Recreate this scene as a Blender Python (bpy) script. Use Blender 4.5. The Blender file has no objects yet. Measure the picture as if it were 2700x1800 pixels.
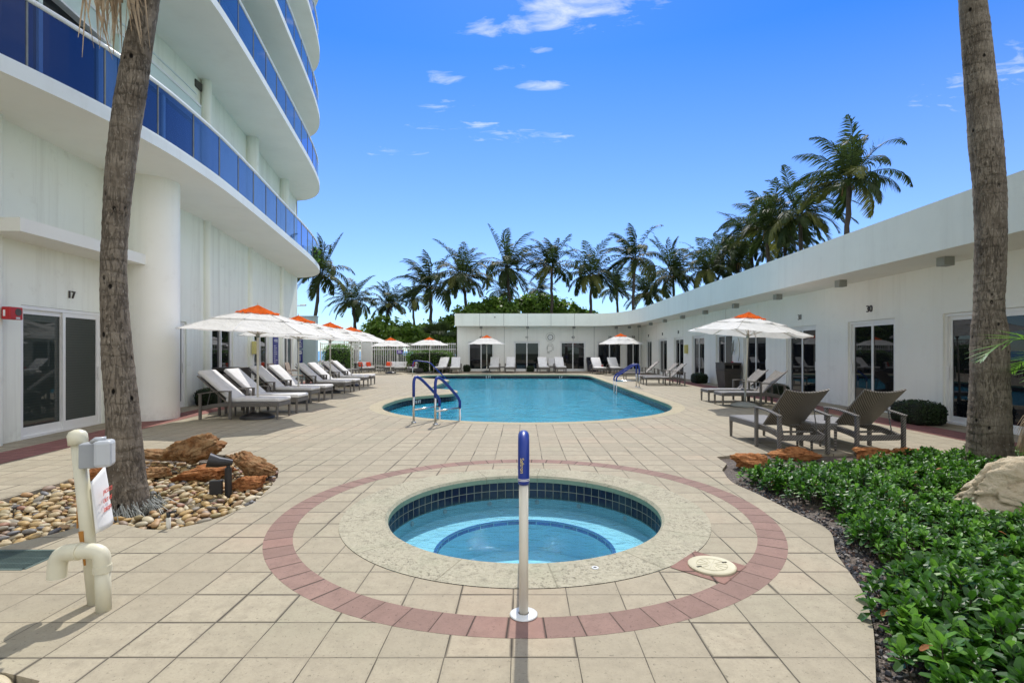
import bpy, bmesh, math, random
from mathutils import Vector, Matrix, Euler, noise
from mathutils.geometry import tessellate_polygon
RN = random.Random(11)
PI = math.pi
sc = bpy.context.scene
col = sc.collection
rad = math.radians
SUN_EL, SUN_AZ = rad(52), rad(1.0)      # sun almost straight ahead (+Y), a touch to the left

def G(px, py, z=0.0):
    """survey point of the photo (2700 px wide) turned into a point at height z"""
    Y = (1.5 - z) * 1366 / (py - 925)
    return ((px - 1378) * Y / 1366, Y)

# ------------------------------------------------------------------ nodes
class T:
    def __init__(s, name, world=False):
        if world:
            s.m = bpy.data.worlds.new(name)
        else:
            s.m = bpy.data.materials.new(name)
        s.m.use_nodes = True
        s.t = s.m.node_tree
        s.t.nodes.clear()
    def n(s, typ, ins=None, **props):
        nd = s.t.nodes.new(typ)
        for k, v in props.items():
            setattr(nd, k, v)
        for k, v in (ins or {}).items():
            if isinstance(v, bpy.types.NodeSocket):
                s.t.links.new(v, nd.inputs[k])
            else:
                if isinstance(v, (tuple, list)) and len(v) == 3 and nd.inputs[k].type == 'RGBA':
                    v = (*v, 1)
                nd.inputs[k].default_value = v
        return nd
    def M(s, op, a, b=0.0, c=0.0, clamp=False):
        return s.n('ShaderNodeMath', {0: a, 1: b, 2: c}, operation=op, use_clamp=clamp).outputs[0]
    def obj(s):
        return s.n('ShaderNodeTexCoord').outputs['Object']
    def uv(s):
        return s.n('ShaderNodeTexCoord').outputs['UV']
    def pos(s):
        return s.n('ShaderNodeNewGeometry').outputs['Position']
    def sep(s, v):
        o = s.n('ShaderNodeSeparateXYZ', {0: v}).outputs
        return o[0], o[1], o[2]
    def comb(s, x, y, z):
        return s.n('ShaderNodeCombineXYZ', {0: x, 1: y, 2: z}).outputs[0]
    def noise(s, v, scale, detail=4, rough=.55, dist=0.0, out=0):
        return s.n('ShaderNodeTexNoise', {'Vector': v, 'Scale': scale, 'Detail': detail, 'Roughness': rough, 'Distortion': dist}).outputs[out]
    def map(s, v, scale=(1, 1, 1), loc=(0, 0, 0), rot=(0, 0, 0)):
        return s.n('ShaderNodeMapping', {'Vector': v, 'Scale': scale, 'Location': loc, 'Rotation': rot}).outputs[0]
    def ramp(s, f, stops, interp='LINEAR'):
        r = s.n('ShaderNodeValToRGB', {0: f})
        cr = r.color_ramp
        cr.interpolation = interp
        while len(cr.elements) < len(stops):
            cr.elements.new(.5)
        for e, (p, c) in zip(cr.elements, stops):
            e.position = p
            e.color = (c, c, c, 1) if isinstance(c, (int, float)) else (*c, 1)
        return r.outputs[0]
    def mix(s, f, a, b, mode='MIX'):
        nd = s.n('ShaderNodeMix', data_type='RGBA', blend_type=mode)
        for idx, v in ((0, f), (6, a), (7, b)):
            if isinstance(v, bpy.types.NodeSocket):
                s.t.links.new(v, nd.inputs[idx])
            else:
                if isinstance(v, (tuple, list)) and len(v) == 3:
                    v = (*v, 1)
                nd.inputs[idx].default_value = v
        return nd.outputs[2]
    def step(s, f, a, b):
        return s.n('ShaderNodeMapRange', {0: f, 1: a, 2: b, 3: 0.0, 4: 1.0}).outputs[0]
    def bump(s, h, strength=.5, dist=.01):
        return s.n('ShaderNodeBump', {'Height': h, 'Strength': strength, 'Distance': dist}).outputs[0]
    def P(s, color, rough=.6, normal=None, **kw):
        ins = {'Base Color': color, 'Roughness': rough}
        if normal is not None:
            ins['Normal'] = normal
        ins.update(kw)
        return s.n('ShaderNodeBsdfPrincipled', ins)
    def out(s, sh):
        if hasattr(sh, 'outputs'):
            sh = sh.outputs[0]
        s.n('ShaderNodeOutputMaterial', {0: sh})
        return s.m
MT = {}
def simple(name, c, rough=.5, metal=0.0, var=.12, scale=8, bump=0.0, spec=.5):
    t = T(name)
    v = t.obj()
    f = t.noise(v, scale, 4)
    cc = t.mix(t.step(f, .3, .7), tuple(x * (1 - var) for x in c), tuple(min(1, x * (1 + var)) for x in c))
    nrm = t.bump(t.noise(v, scale * 12, 3), bump, .004) if bump else None
    MT[name] = t.out(t.P(cc, rough, nrm, Metallic=metal, **{'Specular IOR Level': spec}))
    return MT[name]

# ------------------------------------------------------------------ mesh builder
class MB:
    def __init__(s):
        s.v, s.f, s.mi, s.uv = [], [], [], {}
    def add(s, vs, fs, mi=0, uvs=None):
        o = len(s.v)
        s.v += [tuple(p) for p in vs]
        for k, f in enumerate(fs):
            if uvs:
                s.uv[len(s.f)] = uvs[k]
            s.f.append(tuple(i + o for i in f))
            s.mi.append(mi)
        return s
    def box(s, c, d, rz=0.0, M=None, mi=0, taper=1.0):
        x, y, z = d[0] / 2, d[1] / 2, d[2] / 2
        q = []
        for k, (a, b, e) in enumerate([(-1, -1, -1), (1, -1, -1), (1, 1, -1), (-1, 1, -1), (-1, -1, 1), (1, -1, 1), (1, 1, 1), (-1, 1, 1)]):
            tp = taper if e < 0 else 1
            p = Vector((a * x * tp, b * y * tp, e * z))
            if M is not None:
                p = M @ p
            if rz:
                p = Matrix.Rotation(rz, 3, 'Z') @ p
            q.append(p + Vector(c))
        return s.add(q, [(3, 2, 1, 0), (4, 5, 6, 7), (0, 1, 5, 4), (1, 2, 6, 5), (2, 3, 7, 6), (3, 0, 4, 7)], mi)
    def bar(s, a, b, w, h, up=(0, 0, 1), mi=0):
        a, b = Vector(a), Vector(b)
        d = (b - a).normalized()
        u = Vector(up)
        sd = d.cross(u)
        if sd.length < 1e-4:
            sd = d.cross(Vector((1, 0, 0)))
        sd.normalize()
        u = sd.cross(d)
        q = [p + sd * (i * w / 2) + u * (j * h / 2) for p in (a, b) for i, j in ((-1, -1), (1, -1), (1, 1), (-1, 1))]
        return s.add(q, [(0, 1, 2, 3), (7, 6, 5, 4), (0, 4, 5, 1), (1, 5, 6, 2), (2, 6, 7, 3), (3, 7, 4, 0)], mi)
    def tube(s, pts, r, n=8, caps=True, mi=0):
        pts = [Vector(p) for p in pts]
        k = len(pts)
        rs = r if isinstance(r, (list, tuple)) else [r] * k
        q = []
        prev = None
        for i, p in enumerate(pts):
            d = (pts[min(i + 1, k - 1)] - pts[max(i - 1, 0)]).normalized()
            if prev is None:
                a = d.cross(Vector((0, 0, 1)))
                if a.length < 1e-3:
                    a = Vector((1, 0, 0))
            else:
                a = prev - d * prev.dot(d)
            a.normalize()
            prev = a
            b = d.cross(a)
            for j in range(n):
                t = 2 * PI * j / n
                q.append(p + (a * math.cos(t) + b * math.sin(t)) * rs[i])
        f = []
        for i in range(k - 1):
            for j in range(n):
                f.append((i * n + j, i * n + (j + 1) % n, (i + 1) * n + (j + 1) % n, (i + 1) * n + j))
        if caps:
            f.append(tuple(range(n - 1, -1, -1)))
            f.append(tuple((k - 1) * n + j for j in range(n)))
        return s.add(q, f, mi)
    def lathe(s, prof, n=24, c=(0, 0, 0), mi=0, caps=False):
        q = []
        for r, z in prof:
            for j in range(n):
                t = 2 * PI * j / n
                q.append((c[0] + r * math.cos(t), c[1] + r * math.sin(t), c[2] + z))
        f = []
        for i in range(len(prof) - 1):
            for j in range(n):
                f.append((i * n + j, i * n + (j + 1) % n, (i + 1) * n + (j + 1) % n, (i + 1) * n + j))
        if caps:
            f.append(tuple(range(n - 1, -1, -1)))
            f.append(tuple((len(prof) - 1) * n + j for j in range(n)))
        return s.add(q, f, mi)
    def flat(s, outer, holes=(), z=0.0, mi=0, flip=False):
        loops = [[Vector((x, y, 0)) for x, y in L] for L in (outer, *holes)]
        tris = tessellate_polygon(loops)
        vs = [(p.x, p.y, z) for L in loops for p in L]
        fs = []
        for a, b, c in tris:
            pa, pb, pc = vs[a], vs[b], vs[c]
            ar = (pb[0] - pa[0]) * (pc[1] - pa[1]) - (pb[1] - pa[1]) * (pc[0] - pa[0])
            up = ar > 0
            fs.append((a, b, c) if up != flip else (a, c, b))
        return s.add(vs, fs, mi)
    def walls(s, path, z0, z1, closed=True, mi=0, uvscale=1.0):
        k = len(path)
        u = 0.0
        for i in range(k if closed else k - 1):
            a, b = path[i], path[(i + 1) % k]
            L = math.dist(a, b)
            s.add([(a[0], a[1], z0), (b[0], b[1], z0), (b[0], b[1], z1), (a[0], a[1], z1)], [(0, 1, 2, 3)], mi,
                  [[(u, z0), (u + L, z0), (u + L, z1), (u, z1)]])
            u += L
        return s
    def prism(s, poly, z0, z1, mi=0):
        s.flat(poly, (), z1, mi)
        s.flat(poly, (), z0, mi, flip=True)
        area = sum(a[0] * b[1] - b[0] * a[1] for a, b in zip(poly, poly[1:] + poly[:1]))
        s.walls(poly if area > 0 else poly[::-1], z0, z1, True, mi)
        return s
    def mesh(s, name, mats, smooth=False, bevel=0.0):
        me = bpy.data.meshes.new(name)
        me.from_pydata(s.v, [], s.f)
        for m in (mats if isinstance(mats, (list, tuple)) else [mats]):
            me.materials.append(m)
        if any(s.mi):
            me.polygons.foreach_set('material_index', s.mi)
        if s.uv:
            ul = me.uv_layers.new(name='UVMap')
            for pi, uvs in s.uv.items():
                p = me.polygons[pi]
                for li, c in zip(p.loop_indices, uvs):
                    ul.data[li].uv = c
        if smooth:
            me.polygons.foreach_set('use_smooth', [True] * len(me.polygons))
        me.update()
        return me
    def build(s, name, mats, parent=None, smooth=False, bevel=0.0, seg=2, auto=None):
        o = bpy.data.objects.new(name, s.mesh(name, mats, smooth or auto is not None))
        col.objects.link(o)
        if parent is not None:
            o.parent = parent
        if bevel:
            b = o.modifiers.new('bevel', 'BEVEL')
            b.width, b.segments, b.limit_method, b.angle_limit = bevel, seg, 'ANGLE', rad(35)
        if auto is not None:
            es = o.modifiers.new('es', 'EDGE_SPLIT')
            es.split_angle = rad(auto)
        return o

def tag(o, label=None, cat=None, group=None, kind=None):
    if label: o['label'] = label
    if cat: o['category'] = cat
    if group: o['group'] = group
    if kind: o['kind'] = kind
    return o
def struct(o, label=None, cat=None):
    return tag(o, label, cat, None, 'structure')
def thing(name, label, cat, loc=(0, 0, 0), rz=0.0, group=None):
    o = bpy.data.objects.new(name, None)
    o.empty_display_size = .2
    col.objects.link(o)
    o.location = loc
    o.rotation_euler = (0, 0, rz)
    return tag(o, label, cat, group)
KIDS = {}
def dup(src, loc, rz, label=None, group=None, scale=None):
    def cp(o, par):
        c = o.copy()
        col.objects.link(c)
        if par is not None:
            c.parent = par
        for ch in o.children:
            cp(ch, c)
        return c
    r = cp(src, None)
    r.location = loc
    r.rotation_euler = (0, 0, rz)
    if scale: r.scale = (scale,) * 3
    if label: r['label'] = label
    if group: r['group'] = group
    return r
def text(name, body, size, mat, loc, rot, parent=None, ext=.004, align='CENTER', sx=1.0, bold=0.0):
    cu = bpy.data.curves.new(name, 'FONT')
    cu.body, cu.size, cu.extrude, cu.align_x, cu.align_y, cu.offset = body, size, ext, align, 'CENTER', bold
    o = bpy.data.objects.new(name, cu)
    cu.materials.append(mat)
    o.location, o.rotation_euler, o.scale = loc, rot, (sx, 1, 1)
    col.objects.link(o)
    me = bpy.data.meshes.new_from_object(o.evaluated_get(bpy.context.evaluated_depsgraph_get()))
    bpy.data.objects.remove(o)
    m = bpy.data.objects.new(name, me)
    m.location, m.rotation_euler, m.scale = loc, rot, (sx, 1, 1)
    col.objects.link(m)
    if parent is not None: m.parent = parent
    return m
def spline(pts, n):
    """Catmull-Rom through 2-D/3-D points, n steps per span"""
    P = [Vector(p) for p in pts]
    P = [P[0] * 2 - P[1]] + P + [P[-1] * 2 - P[-2]]
    o = []
    for i in range(1, len(P) - 2):
        a, b, c, d = P[i - 1], P[i], P[i + 1], P[i + 2]
        for k in range(n):
            t = k / n
            o.append(.5 * (2 * b + (c - a) * t + (2 * a - 5 * b + 4 * c - d) * t * t + (3 * b - a - 3 * c + d) * t ** 3))
    o.append(P[-2])
    return o
def inside(p, poly):
    x, y = p[0], p[1]
    r = False
    for (x0, y0), (x1, y1) in zip(poly, poly[1:] + poly[:1]):
        if (y0 > y) != (y1 > y) and x < (x1 - x0) * (y - y0) / (y1 - y0) + x0:
            r = not r
    return r
def edge_dist(p, poly):
    best = 9e9
    for a, b in zip(poly, poly[1:] + poly[:1]):
        ax, ay, bx, by = *a, *b
        L = (bx - ax) ** 2 + (by - ay) ** 2
        t = 0 if L == 0 else max(0, min(1, ((p[0] - ax) * (bx - ax) + (p[1] - ay) * (by - ay)) / L))
        best = min(best, math.hypot(p[0] - ax - t * (bx - ax), p[1] - ay - t * (by - ay)))
    return best
SUN_E, SKY_STR, EXPO = 2.65, .112, .62
SKY_HUE, SKY_SAT, SKY_VAL, VEIL = .507, 1.18, .98, .34
SKY_TINT = (.66, .84, 1.08)
CL_X, CL_Y, CLOUD = 2.0, 1.0, 10.0  # last value: brightness of the added fill clouds out of view
CLOUDS = [(.18, 1.50, .30, .16, 1.0), (-.12, 1.6, .2, .08, .55), (-.29, 1.90, .1, .06, .8), (.07, 1.95, .12, .05, .7), (-.34, 2.12, .18, .07, .8),
          (-.34, 2.30, .30, .07, .8), (0.0, 2.42, .3, .09, .85), (-.27, 2.45, .3, .05, .7), (-.7, 2.6, .3, .08, .6), (.05, 1.72, .06, .03, .6), (1.75, 1.9, .3, .4, .6), (1.0, 1.42, .3, .05, .6), (-.05, 1.83, .07, .03, .7)]
# ------------------------------------------------------------------ materials
TILE, OX, OY = .328, -.056, 2.865
def paver(name, base, kind='grid', ring=None, var=.1, green=.5):
    """concrete pavers; joints follow the square grid or, for the ring, radial cuts"""
    t = T(name)
    p = t.pos()
    x, y, z = t.sep(p)
    if kind == 'grid':
        u = t.M('DIVIDE', t.M('SUBTRACT', x, OX), TILE)
        v = t.M('DIVIDE', t.M('SUBTRACT', y, OY), TILE)
    elif kind == 'brick':
        v = t.M('DIVIDE', y, .2)
        v = t.M('DIVIDE', y, .205)
        u = t.M('DIVIDE', x, .205)
    else:
        cx, cy, n = ring
        dx, dy = t.M('SUBTRACT', x, cx), t.M('SUBTRACT', y, cy)
        ang = t.M('ARCTAN2', dy, dx)
        u = t.M('MULTIPLY', ang, n / (2 * PI))
        v = t.M('MULTIPLY', z, 0.0)
        v = t.M('ADD', v, .5)
    fu, fv = t.M('FLOOR', u), t.M('FLOOR', v)
    du = t.M('SUBTRACT', u, fu)
    dv = t.M('SUBTRACT', v, fv)
    eu = t.M('MINIMUM', du, t.M('SUBTRACT', 1.0, du))
    ev = t.M('MINIMUM', dv, t.M('SUBTRACT', 1.0, dv))
    cell = t.n('ShaderNodeTexWhiteNoise', {0: t.comb(fu, fv, 3.0)}, noise_dimensions='3D')
    rv, rc = cell.outputs['Value'], cell.outputs['Color']
    r1, r2, r3 = t.sep(rc)
    # joint width differs from stone to stone
    wob = t.M('MULTIPLY', t.M('SUBTRACT', t.noise(p, 9, 2), .5), .012)
    e = t.M('ADD', t.M('MINIMUM', eu, ev), wob)
    jw = t.M('ADD', .0035 if kind == 'grid' else .008, t.M('MULTIPLY', t.M('MULTIPLY', t.M('MULTIPLY', r1, r1), r1), .022))
    joint = t.M('SUBTRACT', 1.0, t.M('DIVIDE', e, t.M('MULTIPLY', jw, 2.2), clamp=True), clamp=True)
    joint = t.M('MULTIPLY', joint, t.ramp(t.noise(p, 1.3, 3), [(.3, .6), (.5, 1.0)]))
    tone = t.M('ADD', 1.0 - var, t.M('MULTIPLY', rv, 2 * var))
    c = t.n('ShaderNodeVectorMath', {0: base, 'Scale': tone}, operation='SCALE').outputs[0]
    # large soft weathering, green algae patches, small pits
    big = t.noise(p, .55, 4)
    c = t.mix(t.M('MULTIPLY', t.step(big, .45, .72), .4), c, tuple(k * .76 for k in base))
    st_ = t.step(t.noise(t.map(p, loc=(11, 3, 0)), 1.7, 6, .7, .8), .56, .66)
    c = t.mix(t.M('MULTIPLY', st_, .3), c, (base[0] * .62, base[1] * .6, base[2] * .58))
    gr = t.step(t.noise(t.map(p, loc=(3, 1, 0)), .8, 4), .5, .72)
    gr = t.M('MULTIPLY', gr, t.M('MULTIPLY', green, t.M('ADD', .35, t.M('MULTIPLY', r2, .9))))
    c = t.mix(gr, c, (base[0] * .72, base[1] * .84, base[2] * .78))
    mott = t.noise(p, 9, 6, .72)
    c = t.mix(t.step(mott, .45, .72), c, tuple(k * .76 for k in base))
    pits = t.M('MAXIMUM', t.step(t.noise(p, 42, 4, .7), .6, .67), t.step(t.noise(t.map(p, loc=(2, 5, 1)), 90, 3, .7), .62, .7))
    c = t.mix(t.M('MULTIPLY', pits, .75), c, tuple(k * .4 for k in base))
    fines = t.noise(p, 60, 5, .75)
    c = t.mix(t.M('MULTIPLY', t.step(fines, .42, .7), .45), c, tuple(k * .72 for k in base))
    pk = t.step(t.noise(t.map(p, loc=(9, 4, 2)), .9, 4), .5, .7)
    c = t.mix(t.M('MULTIPLY', pk, t.M('MULTIPLY', r1, .5)), c, (base[0] * 1.1, base[1] * .95, base[2] * .93))
    edge = t.M('SUBTRACT', 1.0, t.M('DIVIDE', e, .07), clamp=True)
    c = t.mix(t.M('MULTIPLY', edge, .22), c, tuple(k * .6 for k in base))
    spark = t.step(t.noise(t.map(p, loc=(7, 7, 0)), 120, 2), .7, .76)
    c = t.mix(t.M('MULTIPLY', spark, .4), c, tuple(min(.85, k * 1.7) for k in base))
    c = t.mix(joint, c, (.035, .03, .024))
    h = t.M('MULTIPLY', joint, -1.0)
    tilt = t.M('ADD', t.M('MULTIPLY', t.M('SUBTRACT', r2, .5), du), t.M('MULTIPLY', t.M('SUBTRACT', r3, .5), dv))
    h = t.M('ADD', h, t.M('MULTIPLY', tilt, 1.9))
    h = t.M('ADD', h, t.M('MULTIPLY', pits, -.12))
    h = t.M('ADD', h, t.M('MULTIPLY', t.noise(p, 260, 2), .1))
    MT[name] = t.out(t.P(c, .82, t.bump(h, .55, .012), **{'Specular IOR Level': .25}))
SPA = (.02, 4.94)
paver('paver_cream', (.39, .343, .252), var=.085, green=.3)
paver('paver_pink', (.285, .185, .152), 'ring', (SPA[0], SPA[1], 66), .12, .1)
paver('paver_red', (.3, .135, .115), 'brick', None, .14, 0)
paver('paver_red_grid', (.27, .155, .125), 'grid', None, .14, 0)

def coping(name, base, seg=None, stain=.6):
    t = T(name)
    p = t.pos()
    x, y, z = t.sep(p)
    a = t.noise(p, 2.2, 5, .62)
    b = t.noise(p, 9, 5, .7)
    c = t.mix(t.M('MULTIPLY', t.step(a, .5, .72), .5), base, (base[0] * .76, base[1] * .86, base[2] * .8))
    c = t.mix(t.M('MULTIPLY', t.step(b, .5, .72), stain), c, tuple(k * .42 for k in base))
    pit = t.M('MAXIMUM', t.step(t.noise(p, 34, 4, .72), .54, .63), t.step(t.noise(t.map(p, loc=(4, 1, 2)), 80, 3, .7), .58, .66))
    c = t.mix(t.M('MULTIPLY', pit, t.M('ADD', .1, t.M('MULTIPLY', t.step(t.noise(p, 2.4, 4), .42, .62), .6))), c, (.075, .07, .05))
    wh = t.step(t.noise(t.map(p, loc=(8, 3, 1)), 22, 5, .7), .52, .66)
    c = t.mix(t.M('MULTIPLY', wh, .45), c, tuple(min(.8, k * 1.3) for k in base))
    h = t.M('MULTIPLY', pit, -.8)
    # greener on the upright lip
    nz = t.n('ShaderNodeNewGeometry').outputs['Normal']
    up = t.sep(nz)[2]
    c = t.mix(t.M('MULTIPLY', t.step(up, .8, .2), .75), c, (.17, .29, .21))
    if seg:
        cx, cy, n = seg
        ang = t.M('MULTIPLY', t.M('ARCTAN2', t.M('SUBTRACT', y, cy), t.M('SUBTRACT', x, cx)), n / (2 * PI))
        d = t.M('SUBTRACT', ang, t.M('FLOOR', ang))
        d = t.M('MINIMUM', d, t.M('SUBTRACT', 1.0, d))
        j = t.M('SUBTRACT', 1.0, t.M('DIVIDE', d, .012), clamp=True)
        c = t.mix(t.M('MULTIPLY', j, .55), c, (.16, .15, .1))
        h = t.M('SUBTRACT', h, j)
    h = t.M('ADD', h, t.M('MULTIPLY', t.noise(p, 120, 3), .3))
    MT[name] = t.out(t.P(c, .85, t.bump(h, .5, .008), **{'Specular IOR Level': .2}))
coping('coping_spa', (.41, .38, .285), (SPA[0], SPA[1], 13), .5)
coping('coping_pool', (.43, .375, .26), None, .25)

def tiles(name, c, grout, size, gw=.035, rough=.12, var=.3, bumpy=.5):
    t = T(name)
    u, v, _ = t.sep(t.uv())
    u = t.M('DIVIDE', u, size); v = t.M('DIVIDE', t.M('ADD', v, .071), size)
    fu, fv = t.M('FLOOR', u), t.M('FLOOR', v)
    du, dv = t.M('SUBTRACT', u, fu), t.M('SUBTRACT', v, fv)
    e = t.M('MINIMUM', t.M('MINIMUM', du, t.M('SUBTRACT', 1.0, du)), t.M('MINIMUM', dv, t.M('SUBTRACT', 1.0, dv)))
    j = t.M('SUBTRACT', 1.0, t.step(e, gw * .6, gw * 1.3))
    r = t.n('ShaderNodeTexWhiteNoise', {0: t.comb(fu, fv, 1.0)}, noise_dimensions='3D').outputs['Value']
    cc = t.mix(r, tuple(k * (1 - var) for k in c), tuple(k * (1 + var) for k in c))
    cc = t.mix(j, cc, grout)
    MT[name] = t.out(t.P(cc, t.M('ADD', rough, t.M('MULTIPLY', j, .5)), t.bump(t.M('MULTIPLY', j, -1.0), bumpy, .003)))
tiles('tile_navy', (.005, .006, .028), (.3, .31, .22), .096, .03)
tiles('tile_navy_pool', (.006, .008, .022), (.03, .035, .05), .15, .03, .15)
tiles('tile_blue_edge', (.02, .09, .36), (.3, .5, .6), .16, .03, .2)

def plaster(name, c1, c2, grid=.05):
    t = T(name)
    p = t.pos()
    x, y, z = t.sep(p)
    f = t.noise(p, 2.5, 4)
    c = t.mix(t.step(f, .3, .7), c1, c2)
    u = t.M('FRACT', t.M('DIVIDE', x, grid)); v = t.M('FRACT', t.M('DIVIDE', y, grid))
    e = t.M('MINIMUM', u, v)
    c = t.mix(t.M('MULTIPLY', t.M('LESS_THAN', e, .09), .18), c, (c1[0] * .6, c1[1] * .75, c1[2] * .8))
    MT[name] = t.out(t.P(c, .5))
plaster('spa_plaster', (.40, .70, .82), (.47, .77, .86), .052)
plaster('pool_plaster', (.2, .55, .69), (.27, .62, .75), .3)

def water(name, tint, deep, scale, strength, opaque):
    """clear tinted surface: you see the basin through it, and it mirrors the surroundings by Fresnel"""
    t = T(name)
    p = t.pos()
    w1 = t.noise(t.map(p, (1.0, 1.5, 1)), scale, 3, .55, .7)
    w2 = t.noise(t.map(p, (1, 1.35, 1), (4, 2, 0)), scale * 3.3, 3, .6, .4)
    h = t.M('ADD', w1, t.M('MULTIPLY', w2, .4))
    nrm = t.bump(h, strength, .06)
    fr = t.n('ShaderNodeFresnel', {'IOR': 1.33, 'Normal': nrm}).outputs[0]
    tr = t.n('ShaderNodeBsdfTransparent', {0: tint}).outputs[0]
    vol = t.n('ShaderNodeBsdfDiffuse', {0: t.mix(t.step(h, .52, .86), deep, tuple(min(1, k * 1.75 + .025) for k in deep)), 'Normal': nrm}).outputs[0]
    body = t.n('ShaderNodeMixShader', {0: opaque, 1: tr, 2: vol}).outputs[0]
    gl = t.n('ShaderNodeBsdfGlossy', {0: (1, 1, 1), 'Roughness': .03, 'Normal': nrm}).outputs[0]
    MT[name] = t.out(t.n('ShaderNodeMixShader', {0: fr, 1: body, 2: gl}))
water('pool_water', (.7, .93, .98), (.018, .31, .44), 2.4, .9, .55)
water('spa_water', (.72, .93, .98), (.1, .35, .45), 7.0, .3, .06)

def stucco(name, c, stain=.25, dirt=(.45, .43, .36), streak=(2.2, 2.2, .12)):
    t = T(name)
    p = t.pos()
    a = t.noise(p, .45, 5, .6)
    c1 = t.mix(t.step(a, .35, .7), c, tuple(k * .93 for k in c))
    st = t.noise(t.map(p, streak), 1.6, 5, .65)
    c1 = t.mix(t.M('MULTIPLY', t.step(st, .5, .8), stain), c1, dirt)
    sm = t.noise(p, 2.6, 5, .7)
    c1 = t.mix(t.M('MULTIPLY', t.step(sm, .58, .8), stain * .8), c1, dirt)
    zb = t.sep(p)[2]
    gm = t.M('MULTIPLY', t.step(t.M('ADD', zb, t.M('MULTIPLY', t.noise(p, 3.0, 4), .5)), .55, .2), t.step(t.noise(p, 9, 4, .7), .4, .62))
    c1 = t.mix(t.M('MULTIPLY', gm, .35), c1, dirt)
    h = t.M('ADD', t.noise(p, 55, 3, .6), t.M('MULTIPLY', t.noise(p, 7, 3), .5))
    MT[name] = t.out(t.P(c1, .75, t.bump(h, .16, .01), **{'Specular IOR Level': .2}))
stucco('stucco_white', (.92, .915, .85), .2)
stucco('stucco_tower', (.85, .87, .78), .42)
stucco('stucco_soffit', (.83, .82, .75), .12, (.5, .44, .34), (1, 1, 1))
stucco('stucco_fascia', (.82, .86, .79), .24, (.5, .52, .46))
stucco('slab_edge', (.76, .80, .80), .3, (.5, .5, .45))

t = T('balcony_glass')
fr = t.n('ShaderNodeFresnel', {'IOR': 1.5}).outputs[0]
oi = t.n('ShaderNodeObjectInfo').outputs['Random']
tr = t.n('ShaderNodeBsdfTransparent', {0: t.mix(oi, (.09, .18, .5), (.15, .28, .6))}).outputs[0]
di = t.n('ShaderNodeBsdfDiffuse', {0: (.015, .05, .2)}).outputs[0]
gl = t.n('ShaderNodeBsdfGlossy', {0: (1, 1, 1), 'Roughness': .02}).outputs[0]
b_ = t.n('ShaderNodeMixShader', {0: .3, 1: tr, 2: di}).outputs[0]
MT['balcony_glass'] = t.out(t.n('ShaderNodeMixShader', {0: fr, 1: b_, 2: gl}))
t = T('door_glass')
fr = t.n('ShaderNodeFresnel', {'IOR': 1.5}).outputs[0]
di = t.n('ShaderNodeBsdfDiffuse', {0: (.008, .009, .011)}).outputs[0]
gl = t.n('ShaderNodeBsdfGlossy', {0: (.95, .97, 1), 'Roughness': .008}).outputs[0]
MT['door_glass'] = t.out(t.n('ShaderNodeMixShader', {0: fr, 1: di, 2: gl}))
t = T('blind_glass')
x, y, z = t.sep(t.pos())
sl = t.M('FRACT', t.M('DIVIDE', z, .05))
cb = t.mix(t.step(sl, .1, .9), (.026, .035, .032), (.034, .044, .04))
fr = t.n('ShaderNodeFresnel', {'IOR': 1.5}).outputs[0]
di = t.n('ShaderNodeBsdfDiffuse', {0: cb}).outputs[0]
gl = t.n('ShaderNodeBsdfGlossy', {0: (1, 1, 1), 'Roughness': .01}).outputs[0]
MT['blind_glass'] = t.out(t.n('ShaderNodeMixShader', {0: fr, 1: di, 2: gl}))

simple('frame_white', (.8, .8, .78), .4, var=.04, scale=2)
simple('jamb_beige', (.55, .5, .42), .6, var=.1, scale=3)
simple('rail_white', (.8, .81, .8), .3, var=.04)
simple('dark_joint', (.22, .23, .22), .8)
simple('lamp_grey', (.3, .31, .28), .55, var=.06)
simple('steel', (.62, .62, .6), .22, 1.0, var=.08)
simple('sleeve_blue', (.008, .035, .27), .38, var=.1, scale=5)
simple('gold', (.75, .6, .2), .4)
simple('post_cream', (.66, .63, .54), .4, var=.05, scale=6)
simple('plate_white', (.72, .74, .74), .35)
simple('pvc', (.68, .65, .5), .35, var=.08, scale=6)
simple('box_grey', (.33, .35, .37), .45, var=.05)
simple('box_light', (.5, .53, .56), .3, var=.05)
simple('paper', (.82, .82, .8), .7, var=.03, scale=12)
simple('ink_red', (.7, .1, .08), .7)
simple('ink_white', (.8, .8, .8), .7)
simple('digit_dark', (.07, .065, .06), .45)
simple('alarm_red', (.42, .012, .014), .4, var=.06)
simple('box_yellow', (.62, .55, .2), .45, var=.05)
simple('sign_blue', (.02, .025, .22), .4, var=.06)
simple('sign_purple', (.1, .035, .32), .4, var=.06)
simple('black_plastic', (.022, .022, .024), .35, var=.25, scale=5, spec=.5)
simple('bin_brown', (.07, .062, .052), .6, var=.2, scale=3, bump=.2)
simple('void_black', (.004, .004, .004), .9)
simple('bin_navy', (.02, .025, .045), .5, var=.2, scale=3)
simple('grate_green', (.07, .11, .1), .5, var=.2)
simple('lid_cream', (.52, .48, .33), .55, var=.08, scale=10, bump=.2)
simple('rust', (.42, .19, .04), .9)
simple('chair_brown', (.2, .11, .06), .5, var=.2)
simple('chair_sling', (.38, .31, .24), .8, var=.15, scale=40)
simple('pillow_red', (.72, .075, .02), .85, var=.1)
simple('fence_white', (.72, .71, .68), .5, var=.08, scale=2)
simple('fence_panel', (.62, .62, .6), .4, var=.05)
simple('screen_wall', (.36, .45, .47), .7, var=.06, scale=1)
simple('wire', (.25, .26, .25), .5)
simple('wire_gold', (.45, .36, .22), .5)
simple('stroller_cloth', (.35, .4, .45), .9, var=.4, scale=6)
simple('bag_black', (.018, .018, .02), .7, var=.3, scale=9)
simple('louver', (.62, .72, .66), .5, var=.05, scale=2)

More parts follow.
